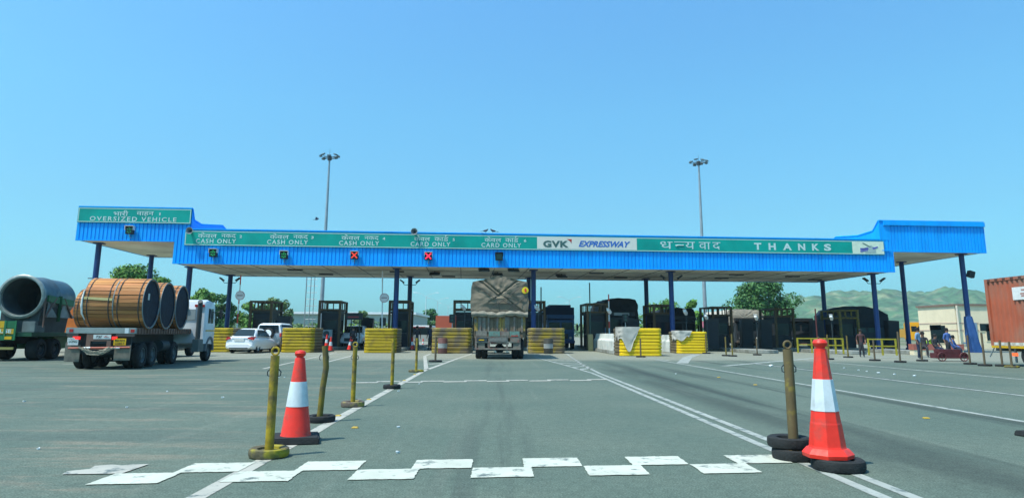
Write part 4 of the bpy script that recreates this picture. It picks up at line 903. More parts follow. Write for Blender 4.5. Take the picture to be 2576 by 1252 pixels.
# ================================================================== VEHICLES
def outline_pts(prof, n):                                # resample polyline
    P = [Vector(p) for p in prof]; L_ = [0]
    for a, c in zip(P, P[1:]): L_.append(L_[-1] + (c - a).length)
    out = []
    for i in range(n + 1):
        s = L_[-1] * i / n
        for j in range(len(P) - 1):
            if s <= L_[j + 1] + 1e-9: out.append(P[j].lerp(P[j + 1], (s - L_[j]) / max(1e-9, L_[j + 1] - L_[j]))); break
    return out
def tarp_body(b, prof, y0, y1, seed, n=48, ny=16, amp=.06, fold=.10, front=True):
    O = outline_pts(prof, n); cx_ = sum(p.x for p in O) / len(O); cz_ = (max(p.y for p in O) + min(p.y for p in O)) / 2
    def disp(x, z, y):
        q = Vector((x * 1.6, y * .8, z * 1.6 + seed)); return amp * noise.fractal(q, 1, 2, 4)
    rings = []
    K = 12
    for k in range(K, 0, -1):                            # rear face, from centre out
        s = 1 - (k / K) ** 1.0 * .999; R = []
        for p in O:
            x = cx_ + (p.x - cx_) * s; z = cz_ + (p.y - cz_) * s
            d1 = abs((x - cx_) * .80 - (z - cz_)); d2 = abs((x - cx_) * .80 + (z - cz_) * 1.0)
            yy = -.08 * (1 - s * s) + fold * .45 * (math.exp(-(d1 * 22) ** 2) + math.exp(-((d2 - .1) * 22) ** 2)) + fold * .35 * abs(noise.noise(Vector((x * 2.3 + z * 1.5, z * 2.6 - x, seed + 3)))) + fold * .5 * noise.noise(Vector((x * 3.2 + z * 2.2, z * 1.6, seed))) + .03 * noise.noise(Vector((x * 9, z * 9, seed)))
            R.append((x, y0 + yy, z))
        rings.append(R)
    for j in range(ny + 1):
        y = y0 + (y1 - y0) * j / ny; R = []
        sag = .05 * cos(j * 2 * pi / 3.2)
        for p in O:
            k = 1 + disp(p.x, p.y, y) + sag * .3
            if j == 0: k *= .985
            R.append((cx_ + (p.x - cx_) * k, y, cz_ + (p.y - cz_) * (k if p.y > cz_ else 1)))
        rings.append(R)
    m = len(O); V = [q for R in rings for q in R]
    Fs = [(i * m + k, i * m + (k + 1) % m, (i + 1) * m + (k + 1) % m, (i + 1) * m + k) for i in range(len(rings) - 1) for k in range(m)]
    Fs.append(tuple(range(m))[::-1]); Fs.append(tuple(range((len(rings) - 1) * m, len(rings) * m))); b.add(V, Fs)

# --- tarpaulin truck, centre -------------------------------------------------------------------
def tarp_truck():
    t = thing('loaded_truck', 'battered lorry under a brown peaked tarpaulin seen from behind in lane 6', 'truck', (-.02, 33.6, 0))
    b = B(); tarp_body(b, [(-1.40, 2.15), (-1.48, 2.8), (-1.42, 3.45), (-1.40, 3.76), (-.68, 3.92), (-.05, 4.10), (.6, 3.95), (1.36, 3.78), (1.38, 3.45), (1.42, 2.8), (1.38, 2.15)], 0, 6.2, 4.0, n=96, fold=.20, amp=.035)
    tp = b.done('tarpaulin', tarp_m, t, smooth=True)
    b = B()
    def f(u, v):
        x = -1.40 + 2.78 * u; a = v * 2 * pi; r = .10 + .05 * abs(sin(u * 19 + 1)) + .03 * noise.noise(Vector((u * 15, v * 2, 1)))
        return (x, -.08 - r * cos(a) * .9, 2.16 + .03 * u + .035 * sin(u * 11) + r * sin(a) * 1.0)
    b.grid(f, 70, 10); b.done('gathered_hem', mat('tarpaulin_hem', (.24, .215, .165), .85, var=.25, bump=.5, bscale=9), tp, smooth=True)
    for pts in ([(-1.36, -.03, 3.70), (-.7, -.10, 3.25), (-.1, -.16, 2.85), (.0, -.14, 2.3)], [(1.3, -.03, 3.72), (.55, -.12, 3.15), (.0, -.16, 2.75), (-.5, -.14, 2.35)], [(1.36, -.02, 3.1), (.9, -.12, 2.75), (.45, -.14, 2.45)], [(.15, -.14, 2.85), (.6, -.14, 2.6), (1.0, -.12, 2.35)]):
        b = B(); b.tube(pts, .014, 5); b.done('rope', strap_m, tp)
    b = B(); b.lathe([(.17, -.01), (.0, -.02)], (1.25, -.03, 3.36), 'y', 20); q = b.done('sticker', mat('sticker_yellow', (.75, .55, .02), .5), tp)
    b = B(); b.prism([(1.20, -.07, 3.40), (1.28, -.07, 3.48), (1.32, -.07, 3.36), (1.30, -.07, 3.26), (1.25, -.07, 3.26)], (0, .01, 0)); b.done('sticker_mark', mat('sticker_red', (.7, .06, .02), .5), q)
    b = B()
    b.b2(-1.26, 1.26, .03, 6.2, 1.02, 2.1); b.done('body_side', plank_b, t)
    rr = random.Random(3); b = B(); b.cur = 0; xs = [-1.27 + i * 2.54 / 13 for i in range(14)]
    for i in range(13):
        b.cur = rr.choice([0, 0, 1, 1, 2]); y = .02 - rr.uniform(0, .02); b.b2(xs[i] + .012, xs[i + 1] - .012, y - .02, y, 1.36, 2.08 - rr.uniform(0, .03))
    b.done('tailgate', [plank_y, plank_b, bump_m], t)
    b = B()
    for x in (-.95, -.55, -.12, .30, .72, 1.1): b.b2(x - .045, x + .045, -.045, .0 - .02, 1.30, 2.06)
    b.done('tailgate_ribs', bump_m, t, bevel=.01)
    b = B(); b.cur = 0
    for x0, x1, m_ in ((-1.16, -.62, 0), (-.55, .02, 1), (.02, .46, 0), (.48, .98, 1)): b.cur = m_; b.b2(x0, x1, -.12, -.06, 1.10, 1.36)
    b.done('upper_bumper', [bump_m, mint_m], t, bevel=.012)
    b = B(); b.b2(-1.18, 1.02, -.115, -.065, 1.03, 1.085); b.b2(-1.18, 1.02, -.115, -.065, .78, .85); b.b2(-1.22, 1.04, -.16, -.06, .46, .54)
    for x in (-1.16, -.52, .36, .98): b.b2(x - .05, x + .05, -.10, -.05, .52, 1.10)
    b.done('bumper_rails', bump_m, t, bevel=.01)
    b = B(); b.b2(-.50, .34, -.13, -.10, .86, 1.03); b.done('number_board', mat('faded_board', (.17, .17, .15), .7, var=.3, scale=14), t)
    b = B(); b.b2(-1.10, -.60, -.13, -.09, .84, 1.04); o = b.done('lamp_cluster', dark_metal, t); b = B(); b.b2(-1.02, -.76, -.14, -.13, .90, .95); b.done('amber_lens', plate_y, o)
    b = B(); b.b2(.52, .96, -.13, -.09, .82, 1.03); o = b.done('lamp_cluster', bump_m, t)
    b = B(); b.b2(.56, .90, -.14, -.13, 1.10, 1.16); b.done('red_band', mat('faded_red', (.35, .06, .04), .6), o)
    b = B(); b.b2(-1.05, -.72, -.08, -.06, .52, .84); b.b2(.66, 1.0, -.08, -.06, .52, .84); b.done('mud_flap', flap_m, t)
    b = B(); b.b2(-.62, .50, 0.2, .5, .27, .33); b.tube([(-1.0, .85, .5), (1.0, .85, .5)], .09, 10); b.lathe([(.0, -.2), (.24, -.05), (.24, .05), (0, .2)], (0, .85, .5), 'y', 14); b.done('axle', dark_metal, t)
    for x in (-.22, .38): b = B(); b.prism([(x - .09, .12, .33), (x + .09, .12, .33), (x, .12, .44)], (0, .05, 0)); b.done('reflector', plate_w, t)
    b = B(); b.b2(-.45, .45, .1, 6.6, .72, 1.0); b.done('chassis', dark_metal, t)
    for y in (.9, 2.15):
        for x, s in ((-1.06, -1), (-.76, -1), (.76, 1), (1.06, 1)): wheel(t, x, y, .50, .27, side=s, rim_m=dark_metal)
    for x, s in ((-1.0, -1), (1.0, 1)): wheel(t, x, 7.2, .50, .28, side=s)
    b = B(); b.b2(-1.18, 1.18, 6.4, 8.2, .7, 2.9); b.done('cab', mat('cab_orange_dull', (.4, .2, .05), .5), t, bevel=.08)
    b = B(); b.tube([(1.34, .3, 1.15), (1.42, .2, .9), (1.36, .15, .5), (1.40, .15, .30)], .02, 5); b.done('hanging_rope', rope_m, t)
    return t
tarp_truck()

# --- drum trailers, left -----------------------------------------------------------------------
def cable_drum(parent_loc, rz, w, R, label, group='wooden lagged cable drums on the trailers', seed=0):
    t = thing('cable_drum', label, 'cable drum', parent_loc, rz, group); rnd = random.Random(seed); n = 40; b = B()
    for i in range(n):
        a0 = 2 * pi * i / n + rnd.uniform(.005, .016); a1 = 2 * pi * (i + 1) / n - rnd.uniform(.005, .016); r = R + rnd.uniform(-.012, .012); c = rnd.uniform(.5, 1.35); e = rnd.uniform(-.012, .012)
        b.col = (c, c * rnd.uniform(.92, 1.05), c * rnd.uniform(.85, 1.05))
        V = []
        for x in (-w / 2 + e, w / 2 + e):
            for a, q in ((a0, r - .05), (a1, r - .05), (a1, r), (a0, r)): V.append((x, cos(a) * q, sin(a) * q))
        b.add(V, [(0, 1, 2, 3), (7, 6, 5, 4), (3, 2, 6, 7), (0, 3, 7, 4), (1, 5, 6, 2), (0, 4, 5, 1)])
    b.done('lagging', wood_lag, t); b = B(); b.lathe([(R - .04, -w / 2 + .06), (R - .04, w / 2 - .06)], (0, 0, 0), 'x', 40); b.done('dark_gap_core', black_m, t)  # black inner cylinder added so the gaps between slats read dark
    for x in (-w / 2, w / 2):
        s = 1 if x > 0 else -1; b = B(); b.lathe([(R - .03, x - s * .03), (R - .03, x - s * .01), (R - .11, x - s * .015), (R - .10, x - s * .08), (.35, x - s * .12), (.0, x - s * .06)], (0, 0, 0), 'x', 40); f = b.done('end_face', drum_face, t, smooth=True)
        b = B(); b.lathe([(R + .008, x - s * .008), (R + .010, x + s * .012), (R - .03, x + s * .014), (R - .05, x - s * .02)], (0, 0, 0), 'x', 40, caps=False); b.done('rim', drum_rim, f, smooth=True)
    for x in (-w * .36, w * .36):
        b = B(); b.lathe([(R + .012, x - .018), (R + .022, x), (R + .012, x + .018)], (0, 0, 0), 'x', 40, caps=False); b.done('strap', strap_m, t)
    return t
def drum_trailer(loc, rz, label, plates=True):
    t = thing('drum_trailer_truck', label, 'truck', loc, rz, 'flatbed trailers carrying cable drums'); hw = 1.03; Ln = 6.3
    b = B(); b.b2(-hw, hw, .08, Ln, 1.25, 1.35); b.done('flatbed', bed_grey, t)
    b = B(); b.b2(-hw - .04, hw + .04, -.02, .08, 1.18, 1.37); o = b.done('rear_beam', mat('rear_beam_grey', (.27, .31, .29), .6, var=.2, col2=(.2, .12, .10), c2amt=.35), t, bevel=.008)
    for x in (-hw + .16, hw - .02): b = B(); b.b2(x - .10, x + .02, -.03, -.015, 1.22, 1.32); b.done('reflector', tail_red, o)
    b = B(); b.b2(hw - .3, hw - .18, -.028, -.018, 1.19, 1.36); b.done('beam_patch', white_metal, o)
    b = B()
    for s in (-1, 1): b.b2(s * hw - .03, s * hw + .03, .08, Ln, 1.16, 1.37)
    for i in range(22): b.b2(hw + .03, hw + .06, .2 + i * .28, .26 + i * .28, 1.17, 1.36)
    b.done('side_rail', brown_steel, t)
    b = B(); b.b2(-.43, .33, -.01, .04, .93, 1.18); b.b2(-.43, -.30, -.01, .04, .72, .93); b.b2(.20, .33, -.01, .04, .72, .93); b.b2(-hw, -.7, 0, .05, 1.08, 1.18); b.b2(.45, hw, 0, .05, 1.08, 1.18); b.b2(-.43, .33, .01, .05, .66, .72); b.done('rear_frame', brown_steel, t)
    b = B(); b.b2(-hw, hw, .05, .06, .55, 1.18); b.done('rear_shadow_panel', black_m, t) if False else None
    b = B(); b.b2(-.22, .32, -.02, -.012, 1.0, 1.14); o = b.done('name_board', plate_w, t)
    b = B(); put_text(b, 'TSI', -.14, .04, 1.03, 1.11, -.028, .02, shear=.3); b.done('lettering', black_m, o, recalc=False)
    b = B(); b.prism([(.08, -.03, 1.05), (.16, -.03, 1.10), (.28, -.03, 1.05), (.18, -.03, 1.07)], (0, .004, 0)); b.done('arrow_mark', tail_red, o)
    for x in (-.66, .47): b = B(); b.b2(x - .12, x + .04, -.02, .01, .98, 1.08); b.lathe([(.05, -.03), (.0, -.045)], (x - .03, 0, 1.03), 'y', 12); b.done('tail_lamp', tail_lit, t)
    b = B(); b.b2(-.97, -.66, -.03, -.015, .80, .99); o = b.done('rear_plate', plate_w, t); b = B(); put_text(b, 'LONG', -.94, -.69, .88, .96, -.036, .03); b.done('lettering', grey_letter, o, recalc=False)
    b = B(); b.b2(.42, .80, -.03, -.015, .80, 1.02); o = b.done('number_plate', plate_y, t)
    for s_, z in (('MH 04', .92), ('G 0857', .82)): b = B(); put_text(b, s_.replace(' ', ''), .46, .76, z, z + .07, -.036, .02, 1.1); b.done('lettering', black_m, o, recalc=False)
    b = B(); b.tube([(-.92, -.08, .70), (.96, -.08, .73)], .028, 10); o = b.done('bumper_bar', mat('bar_red', (.42, .09, .05), .5), t)
    for x in (-.35, .55): b = B(); b.tube([(x - .1, -.08, .71), (x + .1, -.08, .715)], .031, 10); b.done('white_band', white_metal, o)
    b = B(); b.b2(-hw - .02, -.60, .02, .05, .26, .80); b.done('mud_flap', flap_m, t); b = B(); b.b2(.45, hw - .08, .02, .05, .30, .80); b.done('mud_flap', flap_m, t)
    b = B(); rr = random.Random(5)
    for k in range(13):
        x0, x1 = -.62 + rr.uniform(0, .25), .62 - rr.uniform(0, .3); dz = rr.uniform(.12, .26)
        b.tube([(x0 + (x1 - x0) * i / 14, -.12 - .02 * sin(k + i), .72 - dz * sin(pi * i / 14) + .03 * rr.uniform(-1, 1)) for i in range(15)], .013, 5)
    b.done('rope_coil', rope_m, t)
    b = B(); b.b2(-.4, .4, .06, Ln + .4, .85, 1.16)
    for y in (1.0, 1.95, 4.3): b.tube([(-.9, y, .44), (.9, y, .44)], .07, 8)
    b.b2(-.85, .85, .3, .36, .5, 1.16); b.done('chassis', dark_metal, t)
    for y in (.95, 1.95, 4.35):
        for x, s in ((-.90, -1), (-.62, -1), (.62, 1), (.92, 1)): wheel(t, x, y, .44, .24, side=s, rim_m=mat('dusty_rim', (.10, .12, .12), .7))
    kids = set(t.children)
    for x, s in ((-.86, -1), (.88, 1)): wheel(t, x, 6.85, .44, .26, side=s, rim_m=MATS['dusty_rim'])
    b = B(); b.tube([(hw - .25, 3.1, .72), (hw - .25, 3.9, .72)], .22, 14); b.done('fuel_tank', dark_metal, t, smooth=True)
    b = B(); b.b2(hw - .3, hw - .05, 5.3, 6.15, .42, .95); b.done('battery_box', mat('box_dusty', (.12, .14, .13), .7), t, bevel=.02)
    # cab
    secs = []
    for y, z0, z1, w in ((5.95, .78, 2.50, .96), (6.0, .75, 2.56, 1.0), (6.4, .75, 2.62, 1.02), (7.2, .72, 2.56, 1.02), (7.42, .72, 2.42, 1.0), (7.62, .70, 1.70, .99), (7.66, .55, 1.2, .97)):
        r = .12; secs.append([(-w, y, z0), (-w, y, z1 - r), (-w + r * .3, y, z1 - r * .3), (-w + r, y, z1), (w - r, y, z1), (w - r * .3, y, z1 - r * .3), (w, y, z1 - r), (w, y, z0)])
    b = B(); b.loft(secs); c = b.done('cab', cab_white, t, smooth=True)
    for y0, y1 in ((6.35, 6.65), (6.75, 7.15)):
        for s in (-1, 1): b = B(); b.b2(s * 1.022, s * 1.035, y0, y1, 1.62, 2.25); b.done('side_window', dark_glass, c, bevel=.004)
    b = B(); b.b2(-.6, .6, 5.925, 5.945, 1.75, 2.2); b.done('rear_window', mat('rear_window_pale', (.3, .36, .36), .3), c)
    for s in (-1, 1): b = B(); b.b2(s * 1.022, s * 1.034, 6.1, 7.45, 1.28, 1.33); b.done('yellow_stripe', yellow_paint, c)
    b = B(); b.b2(-.8, .8, 7.58, 7.62, 1.65, 2.2); b.done('windscreen', dark_glass, c)
    b = B(); b.b2(.55, .95, 5.9, 5.935, 2.3, 2.40); b.done('roof_lamp', tail_red, c)
    b = B(); b.tube([(.82, 5.72, .9), (.82, 5.72, 2.45), (.82, 5.65, 2.52)], .10, 12); b.done('air_intake_stack', dark_metal, t, smooth=True)
    b = B(); b.b2(-.25, .3, 5.88, 5.93, 2.15, 2.3); b.done('cab_sticker', yellow_paint, c)
    b = B()
    for i in range(12): a0 = pi * i / 11; 
    b.loft([[(x, 6.85 + r * cos(a), .44 + r * sin(a)) for a in [pi * i / 12 for i in range(13)] for r in (.50,)] + [(x, 6.85 - .66 * cos(pi * i / 12), .44 + .62 * sin(pi * i / 12)) for i in range(13)] for x in (.74, 1.05)]); b.done('wheel_arch', mat('arch_grey', (.12, .14, .15), .6), t)
    b = B(); b.tube([(1.0, 7.4, 2.1), (1.25, 7.45, 2.15)], .02, 6); b.b2(1.2, 1.32, 7.42, 7.47, 1.85, 2.25); b.done('mirror', black_m, t)
    for c_ in [q for q in t.children if q not in kids]:
        if c_.name.split('.')[0] == 'fuel_tank': continue
        if c_.name.startswith('wheel') and not c_.name.startswith('wheel_arch'): c_.location.x += .60; c_.location.y += .25
        else: c_.data.transform(Matrix.Translation((.60, .25, 0)))
        for d_ in c_.children:
            if not (c_.name.startswith('wheel') and not c_.name.startswith('wheel_arch')): d_.data.transform(Matrix.Translation((.60, .25, 0)))
    return t
HD = radians(8.6)
T1 = (-13.28, 22.95, 0)
drum_trailer(T1, HD, 'nearest flatbed trailer truck with white cab and three rows of cable drums')
def loc_to(T, rz, x, y, z): v = rotz(rz) @ Vector((x, y, 0)); return (T[0] + v.x, T[1] + v.y, z)
R1 = .86
rows = [(0, .95, 'rearmost'), (1, 2.70, 'middle'), (2, 4.45, 'front')]
k = 0
for i, y, nm in rows:
    for x, s in ((-.31, 'left'), (.63, 'right')):
        if i > 0 and s == 'left': lb = 'wooden cable drum hidden on the far side of the %s row of the near trailer' % nm
        else: lb = 'wooden cable drum in the %s row of the near trailer, %s side' % (nm, s)
        o = cable_drum(loc_to(T1, HD, x + .06, y, 1.35 + R1), HD, .92, R1, lb, seed=k); k += 1
        if i == 0 and s == 'left':
            b = B(); b.box(0.0, -R1 * .985, .12, .88, .03, .085, rot=Matrix.Rotation(.05, 3, 'Y')); b.done('pale_plank', mat('pale_plank', (.62, .50, .22), .8), o)
            b = B(); b.tube([(-.47, -R1 * .93, .40), (-.485, -R1 * 1.01, .1), (-.485, -R1 * 1.01, -.12), (-.47, -R1 * .95, -.38), (-.40, -R1 * .83, -.58)], [.02, .03, .035, .03, .01], 6); b.done('wrapping_strip', white_strip, o)
        if i == 0 and s == 'right':
            b = B(); b.b2(.44, .455, -.34, -.20, .12, .34); b.done('paper_label', plate_w, o)
b = B()
for i, y, nm in rows:
    for s in (-1, 1): pass
T2 = (-17.12, 29.0, 0)
drum_trailer(T2, radians(5), 'second drum trailer truck half hidden behind the left side of the nearest one')
for x, y, lb in ((-.45, 1.0, 'cable drum on the second trailer, left and rearmost'), (.65, 1.0, 'cable drum hidden on the second trailer, right and rearmost')):
    cable_drum(loc_to(T2, radians(5), x, y, 1.35 + R1), radians(5), 1.0, R1, lb, seed=40 + k); k += 1

# --- pipe truck, far left -------------------------------------------------------------------------
T3 = (-21.40, 28.9, 0); H3 = radians(7)
t = thing('pipe_truck', 'green and yellow painted lorry carrying a huge grey pipe section, far left', 'truck', T3, H3)
b = B(); b.b2(-.8, 1.65, .05, 7.5, 1.02, 1.18); b.done('flatbed', mat('dark_green_bed', (.012, .07, .03), .6, var=.3), t)
b = B(); cols = [green_paint, yellow_paint, orange_paint, mint_m]
for i in range(4):
    x = -.56 + i * .4; b.cur = (0, 2, 1)[i % 3]; b.b2(x + .02, x + .38, -.04, .02, 1.36, 1.66); b.cur = 1; b.b2(x + .02, x + .38, -.038, .02, 1.12, 1.34)
b.cur = 0; b.b2(-.56, 1.05, -.02, .05, .86, 1.10); b.done('tailboard', cols, t, bevel=.006)
b = B(); put_text(b, 'USE', .46, .90, 1.16, 1.32, -.052, .03); b.done('lettering', white_sign, t, recalc=False)
b = B()
for x in (-.54, -.16, .24, 0.64, 1.03): b.b2(x - .04, x + .04, -.06, -.03, .86, 1.68)
b.done('tailboard_ribs', green_paint, t)
b = B(); b.b2(.68, .95, -.07, -.02, .90, 1.02); b.done('number_plate', plate_y, t)
b = B(); b.b2(1.10, 1.62, .3, 1.1, 1.19, 1.66); b.done('tool_box', mat('grey_tool_box', (.14, .17, .16), .7, var=.3, col2=(.18,.08,.06), c2amt=.4), t, bevel=.02)
b = B(); b.b2(-.56, 1.05, -.05, .02, .48, .58); b.done('bumper', mat('bumper_hazard', (.30, .28, .08), .6), t)
b = B(); b.b2(-.45, .45, .1, 7.6, .7, 1.0); b.done('chassis', dark_metal, t)
for y in (1.1, 2.3, 5.9):
    for x, s in ((-.5, -1), (1.35, 1)): wheel(t, x, y, .46, .46 if y < 5 else .28, side=s, rim_m=dark_metal)
b = B(); b.b2(-.95, 1.15, 2.9, 5.0, .45, 1.0); b.done('side_box', green_paint, t)
b = B(); b.b2(-1.1, 1.1, 7.4, 9.0, .7, 2.5); b.done('cab', orange_paint, t, bevel=.06)
# cargo
p = loc_to(T3, H3, .50, .4, 2.72)
pc = thing('pipe_section', 'huge grey pipe section with a bright flange ring in a green braced cradle', 'pipe', (p[0] + .40, p[1], 2.70), H3, None, .86); PR = 1.04
b = B(); b.lathe([(PR - .02, .1), (PR + .0, .3), (PR, 1.45), (PR + .035, 1.5), (PR + .035, 1.6), (PR, 1.65), (PR - .02, 3.2), (PR - .10, 3.45), (PR - .35, 3.6), (PR - .36, 3.0), (PR - .16, 2.8), (PR - .1, .1)], (0, 0, 0), 'y', 44, caps=False); b.done('pipe_wall', pipe_m, pc, smooth=True)
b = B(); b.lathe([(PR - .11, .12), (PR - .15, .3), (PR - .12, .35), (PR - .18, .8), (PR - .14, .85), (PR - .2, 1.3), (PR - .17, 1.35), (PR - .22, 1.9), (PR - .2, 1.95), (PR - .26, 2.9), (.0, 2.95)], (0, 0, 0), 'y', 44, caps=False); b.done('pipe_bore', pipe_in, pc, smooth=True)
b = B(); b.lathe([(PR + .05, .12), (PR + .06, -.02), (PR + .02, -.06), (PR - .06, -.07), (PR - .08, -.02), (PR - .11, -.02), (PR - .12, .12)], (0, 0, 0), 'y', 48, caps=False); b.done('flange_ring', ring_m, pc, smooth=True)
b = B(); b.prism([(1.02, .35, .10), (1.02, .35, -.22), (1.02, 3.5, -.42), (1.02, 3.5, -.10)], (.10, 0, 0)); o = b.done('cradle_band', green_paint, pc)
for a_, c_ in (((1.08, .1, -.05), (1.12, .1, -1.5)), ((1.08, .15, -.1), (.35, .1, -1.05)), ((1.1, .25, -1.0), (1.1, 1.1, .0)), ((1.1, 2.9, -1.0), (1.1, 1.9, 0))): b = B(); b.tube([a_, c_], .045, 6); b.done('cradle_brace', brown_steel, pc); b = B(); b.tube([(1.1, 1.5, .1), (1.1, 1.5, -1.2)], .09, 4); b.done('cradle_post', green_paint, pc)
b = B(); b.prism([(1.04, .5, -.25), (1.04, 1.5, -1.0), (1.04, .35, -1.0)], (.02, 0, 0)); b.prism([(1.04, 2.0, -.3), (1.04, 3.3, -1.0), (1.04, 1.6, -1.0)], (.02, 0, 0)); b.done('cradle_sheet', mat('cradle_sheet_pale', (.24, .27, .24), .7, var=.3), pc)
b = B(); b.prism([(-.9, .15, -1.76), (.8, .15, -1.76), (.95, .15, -.5), (.9, .15, -.55), (.55, .15, -.95), (0, .15, -1.12), (-.55, .15, -.95), (-.9, .15, -.5)], (0, 2.8, 0)); b.done('cradle_saddle', mat('saddle_dark', (.045, .06, .06), .7, var=.25), pc)
# orange truck behind the pipe lorry
t = thing('orange_truck', 'orange and yellow lorry seen in the gap between pipe lorry and drum trailer', 'truck', (-25.5, 40.5, 0), .1)
b = B(); b.b2(-1.2, 1.2, 0, 5, 1.0, 2.1); b.done('body_side', orange_paint, t, bevel=.03); b = B(); b.b2(-1.22, 1.22, -.03, 0.0, 1.25, 1.5)
b.done('tailboard', yellow_paint, t); b = B(); b.b2(-1.15, 1.15, 5.1, 6.8, .8, 2.3); b.done('cab', orange_paint, t, bevel=.08)
for y in (1.1, 5.8):
    for x, s in ((-1.0, -1), (1.0, 1)): wheel(t, x, y, .48, .3, side=s)
t = thing('road_sign', 'small round grey sign peeping out at the left edge above the pipe', 'sign', (-26.0, 34.6, 0)); b = B(); b.tube([(0, 0, 0), (0, 0, 3.8)], .03, 6); b.done('pole', grey_metal, t); b = B(); b.lathe([(.26, -.03), (0, -.035)], (0, 0, 3.7), 'y', 20); b.done('disc', plate_w, t)

# --- container lorry, right ---------------------------------------------------------------------------
t = thing('container_truck', 'lorry with a long orange ribbed shipping container at the right edge', 'truck', (21.42, 29.4, 0)); zc0, zc1 = .84, 3.69
b = B(); Lc = 12.2
V = []; n = 44
pts = []
for i in range(n):
    y = -i * Lc / n; w = Lc / n
    for a, o in ((0, 0), (.30, 0), (.42, .05), (.80, .05), (.92, 0)): pts.append((o, y - a * w))
b.add([(x, y, z) for x, y in pts for z in (zc0 + .12, zc1 - .1)], [(2 * i, 2 * i + 2, 2 * i + 3, 2 * i + 1) for i in range(len(pts) - 1)])
b.b2(.01, 2.4, -Lc + .06, -.06, zc1 - .12, zc1 - .02); b.b2(2.36, 2.42, -Lc, 0, zc0, zc1); b.b2(.0, 2.42, -.05, .03, zc0, zc1)
b.b2(-.02, .06, -.12, .04, zc0, zc1); b.b2(-.02, .06, -Lc, -.12, zc1 - .12, zc1)
o = b.done('container', orange_cont, t, recalc=False)
b = B(); b.b2(-.012, .03, -Lc + .05, -.12, zc0, zc0 + .14); b.done('container_sill', mat('pale_sill', (.46, .42, .34), .7, var=.3, scale=6), o)
b = B(); 
for i in range(30): b.b2(-.03, -.012, -.35 - i * .4, -.2 - i * .4, zc0 + .02, zc0 + .12)
b.done('sill_slots', mat('slot_pale', (.62, .60, .54), .7), o)
b = B()
for i in range(26): b.b2(-.035, -.02, -.32 - i * .45, -.16 - i * .45, zc1 - .08, zc1 - .015)
b.done('roof_rail_slots', mat('slot_dark', (.10, .04, .03), .7), o)
b = B(); b.b2(-.03, -.018, -2.75, -1.55, 2.72, 3.24); q = b.done('company_label', mat('label_white', (.72, .70, .66), .5, var=.12, scale=9), o)
b = B()
for z, y0, y1 in ((3.08, -2.25, -2.05), (2.93, -2.35, -1.98), (2.84, -2.35, -2.02)): b.b2(-.036, -.032, y0, y1, z, z + .06)
b.done('faded_text', mat('faded_text_red', (.42, .20, .16), .6), q)
b = B(); b.prism([(-.036, -2.70, 3.00), (-.036, -2.48, 3.20), (-.036, -2.44, 3.14), (-.036, -2.60, 2.96)], (.003, 0, 0)); b.done('red_mark', red_letter, q)
b = B(); b.b2(-.04, 2.4, -Lc, 0, zc0 - .10, zc0 - .005); b.done('trailer_frame', yellow_paint, t)
b = B(); b.b2(.5, 1.9, -Lc, .5, .6, zc0 - .1); b.done('chassis', dark_metal, t)
for y in (-1.9, -3.1, -9.6, -10.8):
    for x, s in ((.25, -1), (2.15, 1)): wheel(t, x, y, .42, .42, side=s, rim_m=dark_metal)
b = B(); b.tube([(.1, .0, zc0 - .05), (.02, .25, .35)], .03, 6); b.done('stay', grey_metal, t); b = B(); b.tube([(.3, -.9, .85), (.3, -.9, .15)], .05, 6); b.done('landing_leg', grey_metal, t)
b = B(); b.b2(.02, .06, -1.35, -1.05, .42, .56); b.done('side_lamp', mat('side_lamp_amber', (.6, .12, .03), .4, emit=(1, .15, .05), estr=.5), t)
b = B(); b.b2(.1, 2.3, 1.0, 2.8, .6, 2.6); b.done('cab', orange_paint, t, bevel=.08) if False else None

